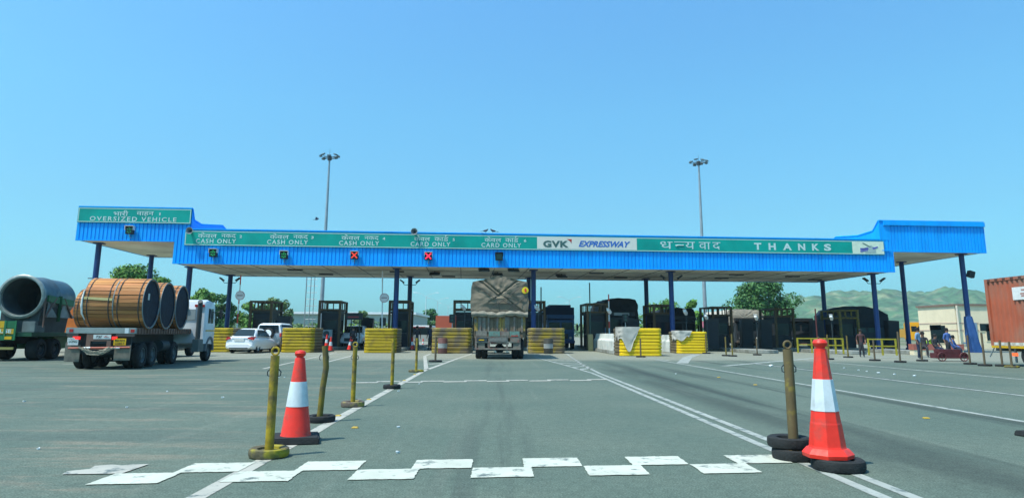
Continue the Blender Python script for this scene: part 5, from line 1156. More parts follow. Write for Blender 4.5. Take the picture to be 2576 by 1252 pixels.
# --- cars ---------------------------------------------------------------------------------------------------
def ring_sec(y, zb, zt, wb, wt, wm, n=6):
    """closed cross-section, right half then mirrored"""
    R = [(wb * .55, zb), (wb, zb + .04), (wm, zb + (zt - zb) * .35), (wm, zb + (zt - zb) * .62), (wt, zt - .05), (wt * .86, zt)]
    return [(x, y, z) for x, z in R] + [(-x, y, z) for x, z in R[::-1]]
def sedan(loc, rz, label, group='white cars in the toll lanes', s=1.0):
    t = thing('white_sedan', label, 'car', loc, rz, group, s)
    S = [(0.0, .34, .62, .60, .58, .70), (.03, .26, .88, .70, .66, .80), (.12, .22, .97, .76, .68, .84), (.45, .20, 1.01, .78, .70, .86), (1.0, .20, .97, .80, .74, .86), (2.0, .20, .93, .80, .76, .86), (3.0, .20, .90, .80, .74, .86), (3.6, .22, .82, .78, .68, .85), (3.95, .26, .70, .72, .6, .80), (4.08, .34, .56, .6, .5, .68)]
    b = B(); b.loft([ring_sec(*q) for q in S]); body = b.done('body', car_white, t, smooth=True)
    G = [(.50, .96, .97, .68), (.62, .96, 1.08, .64), (1.02, .95, 1.40, .545), (1.45, .94, 1.475, .535), (2.1, .93, 1.46, .53), (2.55, .91, 1.34, .54), (3.15, .88, .90, .62)]
    b = B(); b.loft([[(wd if z < 1 else w2, y, z) for z, w2 in ()] or [(.72, y, zb), ((.72 + wt) / 2 + .02, y, (zb + zt) / 2), (wt, y, zt - .04), (wt - .08, y, zt), (-wt + .08, y, zt), (-wt, y, zt - .04), (-(.72 + wt) / 2 - .02, y, (zb + zt) / 2), (-.72, y, zb)] for y, zb, zt, wt in G]); b.done('cabin_roof', car_white, body, smooth=True)
    b = B(); b.add([(-.62, .56, 1.005), (.62, .56, 1.005), (.50, .97, 1.385), (-.50, .97, 1.385)], [(0, 1, 2, 3)]); b.prism([(-.62, .545, 1.02), (.62, .545, 1.02), (.50, .955, 1.395), (-.50, .955, 1.395)], (0, -.015, .015)); b.done('rear_window', dark_glass, body)
    for sd in (-1, 1):
        b = B(); b.prism([(sd * .735, .85, 1.0), (sd * .735, 2.75, .97), (sd * .60, 2.35, 1.33), (sd * .585, 1.15, 1.37)], (sd * .02, 0, .008)); b.done('side_window', dark_glass, body)
        b = B(); b.prism([(sd * .84, -.01, .80), (sd * .845, .10, .78), (sd * .84, .30, .96), (sd * .74, .04, .99), (sd * .52, -.01, .94), (sd * .50, -.02, .86)], (0, -.02, .0)); b.prism([(sd * .80, .02, .80), (sd * .865, .36, .96), (sd * .80, .30, .99), (sd * .70, .0, .98)], (sd * .012, -.015, 0)); b.done('tail_lamp', tail_red, body)
    b = B(); b.b2(-.30, .30, -.02, .01, .72, .86); b.done('number_plate', plate_w, body)
    b = B(); b.b2(-.48, .48, -.015, .02, .905, .935); b.done('chrome_strip', grey_metal, body, bevel=.004)
    b = B(); b.loft([ring_sec(-.05, .30, .55, .66, .64, .74), ring_sec(.12, .24, .58, .78, .78, .855)]); b.done('rear_bumper', car_white, body, smooth=True)
    b = B(); b.b2(-.55, .55, -.055, 0, .27, .34); b.done('lower_valance', dark_metal, body)
    for y in (.85, 3.25):
        for x, q in ((-.74, -1), (.74, 1)): wheel(t, x, y, .31, .2, side=q)
    return t
sedan((-15.5, 40.9, 0), radians(-3), 'white saloon car with red tail lamps beside the white truck cab')
t = thing('silver_offroader', 'white and silver off-road car with a spare wheel on its back door', 'car', (-15.25, 45.2, 0), radians(-2), 'white cars in the toll lanes')
S = [(0, .50, 1.15, .78, .76, .82), (.04, .42, 1.22, .82, .80, .87), (.6, .38, 1.24, .84, .82, .88), (2.8, .38, 1.20, .84, .82, .88), (3.9, .40, 1.10, .82, .76, .87), (4.2, .46, .95, .76, .66, .80)]
b = B(); b.loft([ring_sec(*q) for q in S]); body = b.done('body', suv_grey, t, smooth=True)
b = B(); b.loft([[(.82, y, zb), (.78, y, (zb + zt) / 2), (wt, y, zt - .07), (wt - .12, y, zt), (-wt + .12, y, zt), (-wt, y, zt - .07), (-.78, y, (zb + zt) / 2), (-.82, y, zb)] for y, zb, zt, wt in ((.03, 1.2, 1.72, .72), (.12, 1.2, 1.80, .70), (.5, 1.2, 1.85, .70), (2.2, 1.2, 1.83, .70), (2.5, 1.2, 1.76, .69), (3.1, 1.15, 1.22, .74))]); b.done('cabin_roof', car_white, body, smooth=True)
b = B(); b.prism([(-.68, .01, 1.22), (.68, .01, 1.22), (.62, .02, 1.70), (-.62, .02, 1.70)], (0, -.02, 0)); b.done('rear_window', dark_glass, body)
for sd in (-1, 1):
    b = B(); b.prism([(sd * .80, .25, 1.24), (sd * .80, 2.75, 1.22), (sd * .72, 2.4, 1.68), (sd * .715, .3, 1.72)], (sd * .02, 0, 0)); b.done('side_window', dark_glass, body)
    b = B(); b.b2(sd * .74, sd * .86, -.02, .05, .95, 1.2); b.done('tail_lamp', tail_red, body)
b = B(); b.b2(-.8, .8, -.10, .05, .42, .62); b.done('rear_bumper', suv_grey, body, bevel=.03)
w_ = wheel(t, 0, 0, .36, .2); w_.rotation_euler = (0, 0, -pi / 2); w_.location = (.05, -.14, 1.17); w_.name = 'spare_wheel'
b = B(); b.lathe([(.24, -.255), (.22, -.27), (.08, -.27), (.06, -.285), (0, -.285)], (.05, 0, 1.17), 'y', 20); b.done('wheel_cover', white_metal, body)
for y in (.8, 3.4):
    for x, q in ((-.76, -1), (.76, 1)): wheel(t, x, y, .37, .24, side=q)
# distant white car facing us and bus
t = thing('distant_car', 'distant white car facing the camera behind the fare display', 'car', (-11.6, 56.5, 0), radians(183), None)
b = B(); b.loft([ring_sec(*q) for q in S]); body = b.done('body', car_white, t, smooth=True)
b = B(); b.loft([[(.82, y, zb), (.78, y, (zb + zt) / 2), (wt, y, zt - .07), (wt - .12, y, zt), (-wt + .12, y, zt), (-wt, y, zt - .07), (-.78, y, (zb + zt) / 2), (-.82, y, zb)] for y, zb, zt, wt in ((.03, 1.2, 1.72, .72), (.5, 1.2, 1.8, .70), (2.5, 1.2, 1.76, .69), (3.1, 1.15, 1.22, .74))]); b.done('cabin_roof', car_white, body, smooth=True)
b = B(); b.prism([(-.66, 3.08, 1.24), (.66, 3.08, 1.24), (.6, 2.58, 1.70), (-.6, 2.58, 1.70)], (0, .03, .03)); b.done('windscreen', dark_glass, body)
b = B(); b.b2(-.5, .5, 4.18, 4.23, .6, .85); b.done('grille', dark_metal, body)
for sd in (-1, 1): b = B(); b.b2(sd * .52, sd * .76, 4.12, 4.19, .78, .93); b.done('headlight', plate_w, body)
for y in (.8, 3.4):
    for x, q in ((-.76, -1), (.76, 1)): wheel(t, x, y, .33, .24, side=q)
t = thing('white_bus', 'white-roofed bus far beyond the booths in the card lane', 'bus', (-8.05, 68, 0), 0)
b = B(); b.b2(-1.15, 1.15, 0, 8, .45, 1.1); b.done('lower_body', mat('bus_lower', (.36, .40, .38), .5), t, bevel=.05); b = B(); b.b2(-1.15, 1.15, 0, 8, 1.1, 1.75); b.done('window_band', dark_glass, t); b = B(); b.b2(-1.2, 1.2, -.03, 8, 1.75, 2.0); b.done('roof', tin_m, t, bevel=.08)
b = B(); b.b2(-.6, .6, -.03, -.005, 1.78, 1.86); b.done('red_stripe', tail_red, t)
for y in (1.5, 6): wheel(t, -1, y, .45, .3, side=-1); wheel(t, 1, y, .45, .3)

# --- lorries facing us beyond the booths ----------------------------------------------------------------------
def front_lorry(loc, rz, label, cabm, loadm, lw, z1, load='tarp', board=None, s=1.0, cz=2.45, body_m=None):
    t = thing('oncoming_lorry', label, 'truck', loc, rz, 'lorries waiting beyond the booths', s)
    b = B(); b.loft([[(-w, y, z0), (-w, y, z_ - .1), (-w + .12, y, z_), (w - .12, y, z_), (w, y, z_ - .1), (w, y, z0)] for y, z0, z_, w in ((-.02, .7, 1.35, 1.0), (.0, .6, 1.42, 1.08), (.12, .55, cz - .1, 1.10), (.4, .55, cz, 1.12), (1.6, .6, cz, 1.12))]); c = b.done('cab', cabm, t, smooth=True)
    for sd in (-1, 1):
        b = B(); b.b2(sd * .08, sd * .96, -.02 if False else .02, .06, 1.48, cz - .3); b.done('windscreen_pane', dark_glass, c, bevel=.01)
        b = B(); b.lathe([(.11, -.10), (.0, -.13)], (sd * .78, 0, .92), 'y', 14); b.done('headlight', plate_w, c)
        b = B(); b.tube([(sd * 1.1, .2, cz - .4), (sd * 1.35, .1, cz - .45)], .02, 5); b.b2(sd * 1.28, sd * 1.44, .08, .12, cz - .95, cz - .45); b.done('mirror', black_m, c)
    b = B(); b.b2(-.6, .6, -.06, 0, .85, 1.25); b.done('grille', dark_metal, c); b = B(); b.b2(-1.12, 1.12, -.22, -.05, .48, .72); b.done('bumper', bump_m if cabm != blue_cab else blue_dark, t, bevel=.02)
    b = B(); b.b2(-1.12, 1.12, -.03, .5, cz + .0, cz + .32); b.done('crown_board', body_m or cabm, t, bevel=.02)
    if board: b = B(); b.b2(-.62, .62, -.08, -.03, cz + .02, cz + .24); b.done('name_board', board, t)
    b = B(); b.b2(-1.2, 1.2, 1.7, 7.5, 1.0, 2.2); b.done('body_side', body_m or plank_b, t)
    b = B()
    if load == 'tarp': tarp_body(b, [(-lw, 2.1), (-lw * 1.03, z1 - .5), (-lw * .85, z1 - .12), (-lw * .3, z1), (lw * .3, z1 - .02), (lw * .88, z1 - .12), (lw * 1.02, z1 - .6), (lw, 2.1)], .6, 7.4, z1, fold=.05)
    else: b.b2(-lw, lw, .9, 7.4, 2.1, z1 - .2); b.b2(-lw * .75, lw * .75, .7, 7.2, z1 - .2, z1)
    b.done('load', loadm, t, smooth=load == 'tarp')
    for y in (.9, 5.3, 6.4):
        for x, q in ((-1.0, -1), (1.0, 1)): wheel(t, x, y, .5, .3, side=q, rim_m=dark_metal)
    return t
blue_cab = mat('lorry_blue_paint', (.02, .09, .22), .5, var=.2); dark_cab = mat('lorry_dark_paint', (.028, .032, .036), .5, var=.25)
front_lorry((4.95, 55.5, 0), 0, 'dark blue lorry with two blue windscreen panes facing the camera, right of the central columns', blue_cab, mat('navy_load', (.015, .03, .07), .8), 1.2, 3.6, 'box', body_m=blue_cab)
front_lorry((9.85, 55.0, 0), 0, 'tall lorry with black tarpaulin load and a pale name board facing the camera', dark_cab, tarp_dark, 1.45, 4.15, 'tarp', mat('pale_board', (.42, .45, .45), .6), cz=2.7)
front_lorry((15.5, 57.5, 0), 0, 'grey lorry with a sloping dark cover, left of the two close yellow posts', dark_cab, tarp_dark, 1.25, 3.5, 'tarp')
front_lorry((22.9, 62.6, 0), 0, 'lorry with an arched pale dusty cover beneath the big right tree', dark_cab, tarp_pale, 1.75, 3.6, 'tarp')
front_lorry((27.8, 62.5, 0), radians(-8), 'dark lorry cab between the pale covered lorry and the dark bus', dark_cab, tarp_dark, 1.2, 2.75, 'tarp')
t = thing('dark_bus', 'wide dark covered vehicle with a rounded roof behind the yellowish booth frame', 'bus', (30.6, 58.5, 0), radians(-14)); b = B()
tarp_body(b, [(-2.1, 1.9), (-2.2, 3.0), (-1.8, 3.5), (-.6, 3.72), (1.0, 3.72), (2.0, 3.5), (2.8, 3.0), (2.85, 1.9)], 0, 4.5, 9, fold=.05, amp=.03); b.done('covered_roof', mat('dark_blue_cover', (.010, .022, .035), .75, var=.2), t, smooth=True)
b = B(); b.b2(-2.0, 2.7, .2, 4.4, .6, 1.95); b.done('body', mat('bus_dark_paint', (.02, .05, .07), .5), t)
b = B(); b.b2(1.2, 2.2, .15, .2, 1.5, 2.3); b.b2(.2, 1.0, .15, .2, 1.5, 2.3); b.done('window_pane', mat('teal_pane', (.04, .10, .11), .2), t)
for y in (1.0, 3.6): wheel(t, -1.7, y, .48, .3, side=-1, rim_m=dark_metal); wheel(t, 2.4, y, .48, .3, rim_m=dark_metal)
t = thing('pink_topped_bus', 'small bus with pink roof front and pale blue windscreen between two right booths', 'bus', (22.7, 66.5, 0), 0)
b = B(); b.b2(-1.3, 1.3, 0, 6, .4, 1.2); b.done('lower_body', dark_cab, t, bevel=.05); b = B(); b.b2(-1.25, 1.25, 0, .1, 1.2, 1.9); b.done('windscreen', mat('pale_screen', (.25, .42, .48), .2), t); b = B(); b.b2(-1.3, 1.3, -.05, 6, 1.9, 2.6); b.done('roof_front', mat('pink_paint', (.55, .16, .22), .5), t, bevel=.1)
wheel(t, -1.1, 1.2, .45, .3, side=-1); wheel(t, 1.1, 1.2, .45, .3)
t = thing('white_sack_load', 'pile of pale grey covered cargo right of the booth with the blue column', 'cargo', (17.35, 66, 0), 0); b = B(); tarp_body(b, [(-1.3, .6), (-1.35, 2.2), (-.7, 3.0), (.5, 2.9), (1.3, 2.3), (1.35, .6)], 0, 3, 2.2, fold=.1); b.done('cover', mat('pale_cover', (.42, .46, .46), .8), t, smooth=True)
t = thing('yellow_truck', 'bright yellow truck cab beyond the flower bed, left of the cream building', 'truck', (48.3, 78.0, 0), radians(-24))
b = B(); b.b2(-1.15, 1.15, 0, 2.2, .7, 2.75); b.done('cab', mat('cab_amber', (.72, .34, .01), .45), t, bevel=.1); b = B(); b.b2(-.65, -.1, -.02, .02, 1.7, 2.3); b.done('windscreen', dark_glass, t); b = B(); b.b2(.05, .6, -.02, .02, 1.7, 2.3); b.done('windscreen', dark_glass, t); b = B(); b.b2(-1.1, 1.1, 2.3, 7, 1, 2.0); b.done('body_side', MATS['cab_amber'], t)
wheel(t, -1, 1, .5, .3, side=-1); wheel(t, 1, 1, .5, .3)
t = thing('red_cart', 'low red wheeled frame at the foot of the seated people', 'cart', g(2392, 908) + Vector((0, 0, 0)), 0); rm = mat('cart_red', (.10, .022, .025), .6, var=.3)
b = B(); b.b2(-.78, .78, -.15, .4, .14, .40); b.b2(-.6, .5, -.1, .35, .40, .58); b.done('frame', rm, t, bevel=.02)
for i in (-.55, .55): b = B(); b.tube([(i + .20 * cos(a), -.2, .22 + .20 * sin(a)) for a in [j * 2 * pi / 16 for j in range(17)]], .03, 6, caps=False); b.tube([(i - .19, -.2, .22), (i + .19, -.2, .22)], .015, 5); b.tube([(i, -.2, .03), (i, -.2, .41)], .015, 5); b.done('wheel', rm, t)
t = thing('blue_tarp_cover', 'blue cloth wrapped round the foot of the rightmost column', 'cloth cover', (COLS[13][0], COLS[13][1], 0)); b = B()
def f(u, v):
    a = u * 2 * pi; z = 2.7 * v; r = .24 + .26 * (1 - v) ** .7 * (.4 + .6 * abs(cos(a / 2))) + .08 * sin(5 * a + v * 3) * (1 - v * .6) + .04 * noise.noise(Vector((cos(a) * 2, sin(a) * 2, z * 2)))
    return (r * cos(a) + .18 * (1 - v), r * sin(a), z)
b.grid(f, 32, 16); b.done('cloth', mat('blue_cloth', (.015, .07, .22), .7, bump=.4), t, smooth=True)
t = thing('orange_container_box', 'small orange-red box load far beyond the island left of the tarpaulin truck', 'cargo box', (-5.2, 66, 0)); b = B(); b.b2(-1.05, 1.1, 0, 3, .9, 2.9); b.done('box', mat('box_orange', (.48, .11, .06), .6, var=.1), t, bevel=.03)
for x in (-.8, .8): b = B(); b.b2(x - .15, x + .15, .3, 2.7, 0, .9); b.done('support', dark_metal, t)

# ================================================================== BUILDINGS AT THE SIDES
def building():
    Y = 66.0; a = at(2400, 768, Y); H = a.z; D = 5.9; xe = 12.0
    t = thing('cream_building', 'cream flat-roofed building with pink bands and dark windows at the right', 'building', (a.x, Y, 0), 0)
    b = B(); b.b2(0, xe, 0, D, 0, H); b.done('wall', build_cream, t)
    b = B(); b.b2(-.14, xe, -.14, D + .1, H, H + .16); b.done('roof_edge', mat('roof_edge_brown', (.22, .14, .11), .8), t)
    b = B()
    for z in (H - 1.75, H - 2.45): b.b2(-.03, -.005, -.02, D, z, z + .10); b.b2(0, xe, -.03, -.005, z, z + .10)
    b.done('band', band_pink, t)
    def win_f(x, z, ww, hh, nm='window'):
        b = B(); b.b2(x - .07, x + ww + .07, -.05, -.006, z - .07, z + hh + .07); o = b.done(nm, build_cream, t); b = B(); b.b2(x, x + ww, -.06, -.052, z, z + hh); b.done('pane', dark_glass, o)
    def win_s(y, z, ww, hh, nm='window'):
        b = B(); b.b2(-.05, -.006, y - .08, y + ww + .08, z - .07, z + hh + .07); o = b.done(nm, build_cream, t); b = B(); b.b2(-.06, -.052, y, y + ww, z, z + hh); b.done('pane', dark_glass, o)
    win_s(2.3, H - 2.35, 1.7, .50); win_s(1.6, .5, 2.4, 1.75, 'entrance'); win_f(2.3, H - 2.45, 2.6, .70); win_f(.75, .7, .9, 1.55); win_f(2.9, .8, 2.2, 1.5)
    b = B(); b.b2(.45, 2.0, -.075, -.062, .45, .62); b.b2(1.78, 2.0, -.075, -.062, .62, 2.5); b.done('door_frame', mat('door_pale_blue', (.20, .30, .40), .5), t)
    b = B(); b.tube([(.12, -.16, H), (.12, -.16, .3)], .09, 8); b.done('drain_pipe', mat('drain_pipe_cream', (.7, .62, .48), .6), t)
    b = B(); b.tube([(3.4, 3, H), (3.4, 3, H + 1.9)], .05, 6); b.done('aerial', grey_metal, t)
building()
for k, (px0, px1) in enumerate(((2299, 2329), (2334, 2363), (2399, 2424))):
    a = at(px0, 875, 44); c = at(px1, 875, 44); t = thing('planter_wall', ['red and cream planter wall, left part, by the yellow truck', 'red and cream planter wall between the standing man and the seated people', 'red and cream planter wall right of the seated people'][k], 'planter wall', (a.x, 44, 0), 0, 'red and cream planter walls')
    b = B(); b.b2(0, c.x - a.x, 0, .5, .0, .32); b.done('plinth', build_cream, t); b = B(); b.b2(-.03, c.x - a.x + .03, -.03, .53, .32, .70); b.done('wall', brick_red, t)
p = at(2040, 830, 95); b = B(); b.b2(-4.5, 9, 0, .3, 0, 2.3); o = b.done('brick_wall', brick_red, None); o.location = (p.x - 1.5, 95, 0); tag(o, 'long brick-red wall far beyond the pale covered lorry', 'wall')
a = at(745, 784, 118); t = thing('long_shed', 'long pale shed with a white roof line far behind the left booths', 'shed', (a.x - 3, 118, 0)); L_ = at(998, 784, 118).x - a.x + 6
b = B(); b.b2(0, L_, 0, 22, 0, a.z - .35); b.done('wall', shed_m, t); b = B(); b.prism([(-.4, -.5, a.z - .35), (L_ + .4, -.5, a.z - .35), (L_ + .4, -.5, a.z + .02), (-.4, -.5, a.z + .02)], (0, 23, 0)); b.done('roof', tin_m, t)
t = thing('roadside_hut', 'low pale hut beyond the leftmost disc sign boom', 'hut', at(622, 852, 75).to_2d().to_3d()); b = B(); b.b2(0, 3.0, 0, 3, 0, 1.9); b.done('wall', mat('hut_wall', (.30, .26, .2), .8), t); b = B(); b.b2(-.2, 3.2, -.2, 3.2, 1.9, 2.15); b.done('roof', mat('hut_roof', (.5, .48, .42), .7), t)

# ================================================================== PEOPLE
def person(loc, rz, label, shirt, trousers, pose='stand', s=1.0):
    h = {'stand': [('p', (0, 0, .93), .15), ('w', (0, 0, 1.10), .13), ('c', (0, .01, 1.33), .165), ('n', (0, 0, 1.50), .06), ('h', (0, -.01, 1.60), .09), ('t', (0, 0, 1.70), .075),
                   ('k1', (-.09, -.02, .50), .075), ('a1', (-.10, .02, .09), .05), ('f1', (-.11, -.14, .04), .04), ('k2', (.09, -.04, .50), .075), ('a2', (.11, .03, .09), .05), ('f2', (.12, -.13, .04), .04),
                   ('s1', (-.19, 0, 1.40), .06), ('e1', (-.25, .02, 1.13), .045), ('d1', (-.24, -.06, .90), .035), ('g1', (-.235, -.09, .80), .03), ('s2', (.19, 0, 1.40), .06), ('e2', (.26, .03, 1.13), .045), ('d2', (.24, -.07, .90), .035), ('g2', (.235, -.10, .80), .03)],
         'sit': [('p', (0, 0, .50), .16), ('w', (0, .02, .68), .14), ('c', (0, -.02, .92), .165), ('n', (0, -.05, 1.08), .06), ('h', (0, -.08, 1.18), .09), ('t', (0, -.07, 1.28), .075),
                 ('k1', (-.14, -.42, .52), .075), ('a1', (-.14, -.44, .09), .05), ('f1', (-.15, -.58, .04), .04), ('k2', (.14, -.42, .52), .075), ('a2', (.15, -.40, .09), .05), ('f2', (.16, -.54, .04), .04),
                 ('s1', (-.19, -.03, 1.0), .06), ('e1', (-.24, -.12, .74), .045), ('d1', (-.15, -.34, .62), .035), ('g1', (-.10, -.40, .60), .03), ('s2', (.19, -.03, 1.0), .06), ('e2', (.24, -.12, .74), .045), ('d2', (.15, -.34, .62), .035), ('g2', (.10, -.40, .60), .03)]}[pose]
    ed = 'pw wc cn nh ht'.split() + [('p', 'k1'), ('k1', 'a1'), ('a1', 'f1'), ('p', 'k2'), ('k2', 'a2'), ('a2', 'f2'), ('c', 's1'), ('s1', 'e1'), ('e1', 'd1'), ('d1', 'g1'), ('c', 's2'), ('s2', 'e2'), ('e2', 'd2'), ('d2', 'g2')]
    ix = {n: i for i, (n, _, _) in enumerate(h)}; me = bpy.data.meshes.new('body'); me.from_pydata([q[1] for q in h], [(ix[e[0]], ix[e[1]]) for e in ed], [])
    o = bpy.data.objects.new('body', me); COL.objects.link(o); md = o.modifiers.new('skin', 'SKIN'); md.use_smooth_shade = True
    for v, q in zip(me.skin_vertices[0].data, h): v.radius = (q[2], q[2] * (.72 if q[0] in 'pwc' else 1))
    me.skin_vertices[0].data[0].use_root = True; sub = o.modifiers.new('sub', 'SUBSURF'); sub.levels = 1; sub.render_levels = 1
    dg = bpy.context.evaluated_depsgraph_get(); m2 = bpy.data.meshes.new_from_object(o.evaluated_get(dg)); bpy.data.objects.remove(o)
    m2.materials.clear()
    for q in (shirt, trousers, skin_m, dark_metal): m2.materials.append(q)
    hip = h[0][1][2]; neck = [q for q in h if q[0] == 'n'][0][1][2]; lap = pose == 'sit'
    for p in m2.polygons:
        c = p.center; arm = abs(c.x) > .20 and c.z < neck - .28 and c.z > hip - .2
        if c.z > neck - .01: i = 2
        elif lap and c.z < .62 and (c.y < -.14 or c.z < .5): i = 3 if c.z < .08 else 1
        elif not lap and c.z < hip + .06 and abs(c.x) < .20: i = 3 if c.z < .08 else 1
        elif arm and (c.z < hip + .18): i = 2
        else: i = 0
        p.material_index = i
    t = thing('person', label, 'person', loc, rz, None, s); bo = bpy.data.objects.new('body', m2); COL.objects.link(bo); bo.parent = t
    hd = [q for q in h if q[0] == 'h'][0][1]; b = B(); b.lathe([(.0, .125), (.06, .115), (.095, .07), (.105, .0), (.09, -.05)], (0, 0, 0), 'z', 16)
    b.v = [(x + hd[0], y + hd[1] + .022, z + hd[2] + .055) for x, y, z in b.v]; b.done('hair', hair_m, t, smooth=True)
    b = B(); b.tube([(hd[0], hd[1] - .085, hd[2] + .02), (hd[0], hd[1] - .12, hd[2] - .015)], [.012, .02], 6)
    for q in (-.035, .035): b.box(hd[0] + q, hd[1] - .092, hd[2] + .035, .022, .012, .012)
    b.box(hd[0], hd[1] - .092, hd[2] - .045, .045, .012, .01); b.done('face_features', mat('face_brown', (.09, .045, .03), .7), t)
    return t
sky_shirt = mat('light_blue_shirt', (.16, .27, .42), .8); navy = mat('navy_cloth', (.02, .03, .06), .85); pale_sh = mat('pale_shirt', (.45, .48, .50), .8); dk = mat('dark_cloth', (.03, .03, .035), .85); blue_sh = mat('blue_shirt', (.06, .12, .32), .8)
p = g(2323, 903); person((p.x, p.y + .3, 0), .6, 'man in a light blue shirt and dark trousers standing at the planter walls', sky_shirt, navy, s=.95)
p = g(2367, 900); person((p.x, p.y + 1.5, 0), -.5, 'dark dressed person seated left of the red cart people', dk, dk, 'sit', 1.1)
person((p.x + .75, p.y + 1.6, 0), .2, 'dark dressed person leaning seated behind the red cart', dk, navy, 'sit', 1.0)
person((p.x + 1.6, p.y + 1.3, 0), .7, 'person in a blue shirt seated behind the red cart', blue_sh, navy, 'sit', .95)
p = g(2432, 902); person((p.x - .3, p.y + 1.0, 0), .2, 'person in a blue shirt standing just left of the wrapped column', blue_sh, dk, s=.95)
p = g(2268, 903); person((p.x - .5, p.y + 3, 0), -.3, 'person in reddish shirt standing in shade beside the dark bus', mat('maroon_shirt', (.07, .03, .03), .8), dk, s=.9)
person((8.25, 53.2, .22), 0, 'person in pale blue shirt standing at the booth above the long concrete wall', sky_shirt, dk, s=1.0)
person((-6.1, 50.3, 0), .4, 'dark dressed person standing by the booth left of the oil drum', dk, navy, s=1.0)
person((-5.2, 50.9, 0), -.6, 'dark dressed person in the lane in front of the bus', navy, dk, s=1.05)
person((-3.3, 52.6, .22), .2, 'person in white shirt inside the booth left of the tarpaulin truck', pale_sh, dk, s=1.0)
# motorcycle with rider in the second cash lane
def motorbike(loc, rz, label):
    t = thing('motorcycle', label, 'motorcycle', loc, rz)
    for y in (0, 1.3): wheel(t, 0, y, .30, .10)
    b = B(); b.tube([(0, 0, .32), (0, .35, .75), (0, 1.0, .78), (0, 1.3, .32)], .03, 8); b.tube([(0, .3, .35), (0, .9, .35)], .09, 8); b.done('frame', dark_metal, t)
    b = B(); b.lathe([(0, -.28), (.12, -.18), (.15, 0), (.11, .2), (0, .28)], (0, .85, .86), 'y', 12); b.done('fuel_tank', mat('bike_red', (.3, .02, .02), .3), t, smooth=True)
    b = B(); b.box(0, .32, .84, .26, .75, .10); b.done('seat', black_m, t, bevel=.03)
    b = B(); b.tube([(-.34, 1.0, 1.05), (0, 1.12, .98), (.34, 1.0, 1.05)], .018, 6); b.done('handlebar', grey_metal, t); b = B(); b.box(0, -.2, .72, .14, .05, .10); b.done('tail_lamp', tail_red, t)
motorbike((-10.45, 48.5, 0), .1, 'dark motorcycle waiting beneath the fare display')
person((-10.45, 48.75, .32), pi + .1, 'dark dressed rider sitting on the motorcycle', dk, dk, 'sit', 1.0)

# ================================================================== VEGETATION
def tree(X, Y, H, W, mt, label, seed, trunk_h=None, n=4200, leaf=.20, group=None, name='leafy_tree', blobs=None, dense_=1.0, squash=1.0):
    rnd = random.Random(seed); t = thing(name, label, 'tree', (X, Y, 0), 0, group); th = trunk_h if trunk_h is not None else H * .28
    b = B(); lean = rnd.uniform(-.1, .1); r0 = max(.10, H * .03)
    b.tube([(0, 0, 0), (lean * .3, 0, th * .6), (lean, .05, th + (H - th) * .35)], [r0, r0 * .8, r0 * .45], 10)
    for i in range(7):
        a = i * 2.4 + rnd.random(); l = W * .36 * rnd.uniform(.7, 1.1); z0 = th * rnd.uniform(.75, 1.2)
        b.tube([(lean * .5, 0, z0), (l * .5 * cos(a), l * .5 * sin(a), z0 + (H - th) * .25), (l * cos(a), l * sin(a), z0 + (H - th) * rnd.uniform(.4, .62))], [r0 * .45, r0 * .28, r0 * .1], 6)
    b.done('trunk', bark_m, t, smooth=True)
    bl = []
    for i in range(26 if blobs is None else blobs):
        a = rnd.random() * 2 * pi; q = sqrt(rnd.random()); zf = rnd.random()
        prof = sin(pi * min(1, .18 + zf * .80)) ** .6
        r = W * .5 * q * prof; bl.append((r * cos(a), r * sin(a) * squash, th + (H - th) * (.08 + zf * .80), W * rnd.uniform(.11, .19)))
    b = B(); 
    for k in range(n):
        x, y, z, R = rnd.choice(bl); u = rnd.uniform(-1, 1); a = rnd.random() * 2 * pi; q = sqrt(1 - u * u); rr = R * rnd.uniform(.55, 1.08)
        d = Vector((q * cos(a), q * sin(a), u)); c = Vector((x, y, z)) + Vector((d.x * rr, d.y * rr, d.z * rr * .85))
        if c.z < th * .7: continue
        nrm = (d + Vector((rnd.uniform(-.8, .8), rnd.uniform(-.8, .8), rnd.uniform(-.4, .9)))).normalized(); tx = nrm.orthogonal().normalized(); ty = nrm.cross(tx); aa = rnd.random() * pi
        e1 = tx * cos(aa) + ty * sin(aa); e2 = nrm.cross(e1); s_ = leaf * rnd.uniform(.6, 1.3); g_ = rnd.uniform(.65, 1.3); yl = rnd.uniform(.85, 1.2)
        b.col = (g_ * yl, g_, g_ * .85); b.add([c - e1 * s_, c - e2 * s_ * .55 + nrm * s_ * .1, c + e1 * s_, c + e2 * s_ * .55 + nrm * s_ * .1], [(0, 1, 2, 3)])
    b.done('crown', mt, t, recalc=False); return t
def tree_px(px, pyt, wpx, Y, mt, label, seed, **kw):
    a = at(px, pyt, Y); return tree(a.x, Y, a.z, wpx * Y / 1690, mt, label, seed, **kw)
G_ = 'trees beyond the toll plaza'
tree_px(352, 664, 150, 78, leaf_a, 'large rounded green tree above the cable drums', 11, n=13000, leaf=.19, group=G_, blobs=62)
tree_px(410, 690, 60, 79, leaf_a, 'right hand bulge of foliage beside the large rounded tree', 12, n=3000, leaf=.19, group=G_)
tree_px(512, 724, 90, 82, leaf_a, 'broad green tree behind the white truck cab', 13, n=5000, leaf=.2, group=G_)
tree_px(565, 732, 70, 84, leaf_b, 'darker tree behind the rear left blue column', 14, n=4000, leaf=.2, group=G_)
tree_px(625, 757, 60, 86, leaf_a, 'small tree right of the leftmost disc sign boom', 15, n=3000, leaf=.2, group=G_)
tree_px(690, 744, 78, 88, leaf_d, 'dusty feathery tree behind the booth with brown guard frame', 16, n=3600, leaf=.22, group=G_)
tree_px(660, 765, 60, 84, leaf_b, 'low dark tree left of the feathery tree', 17, n=2600, leaf=.2, group=G_)
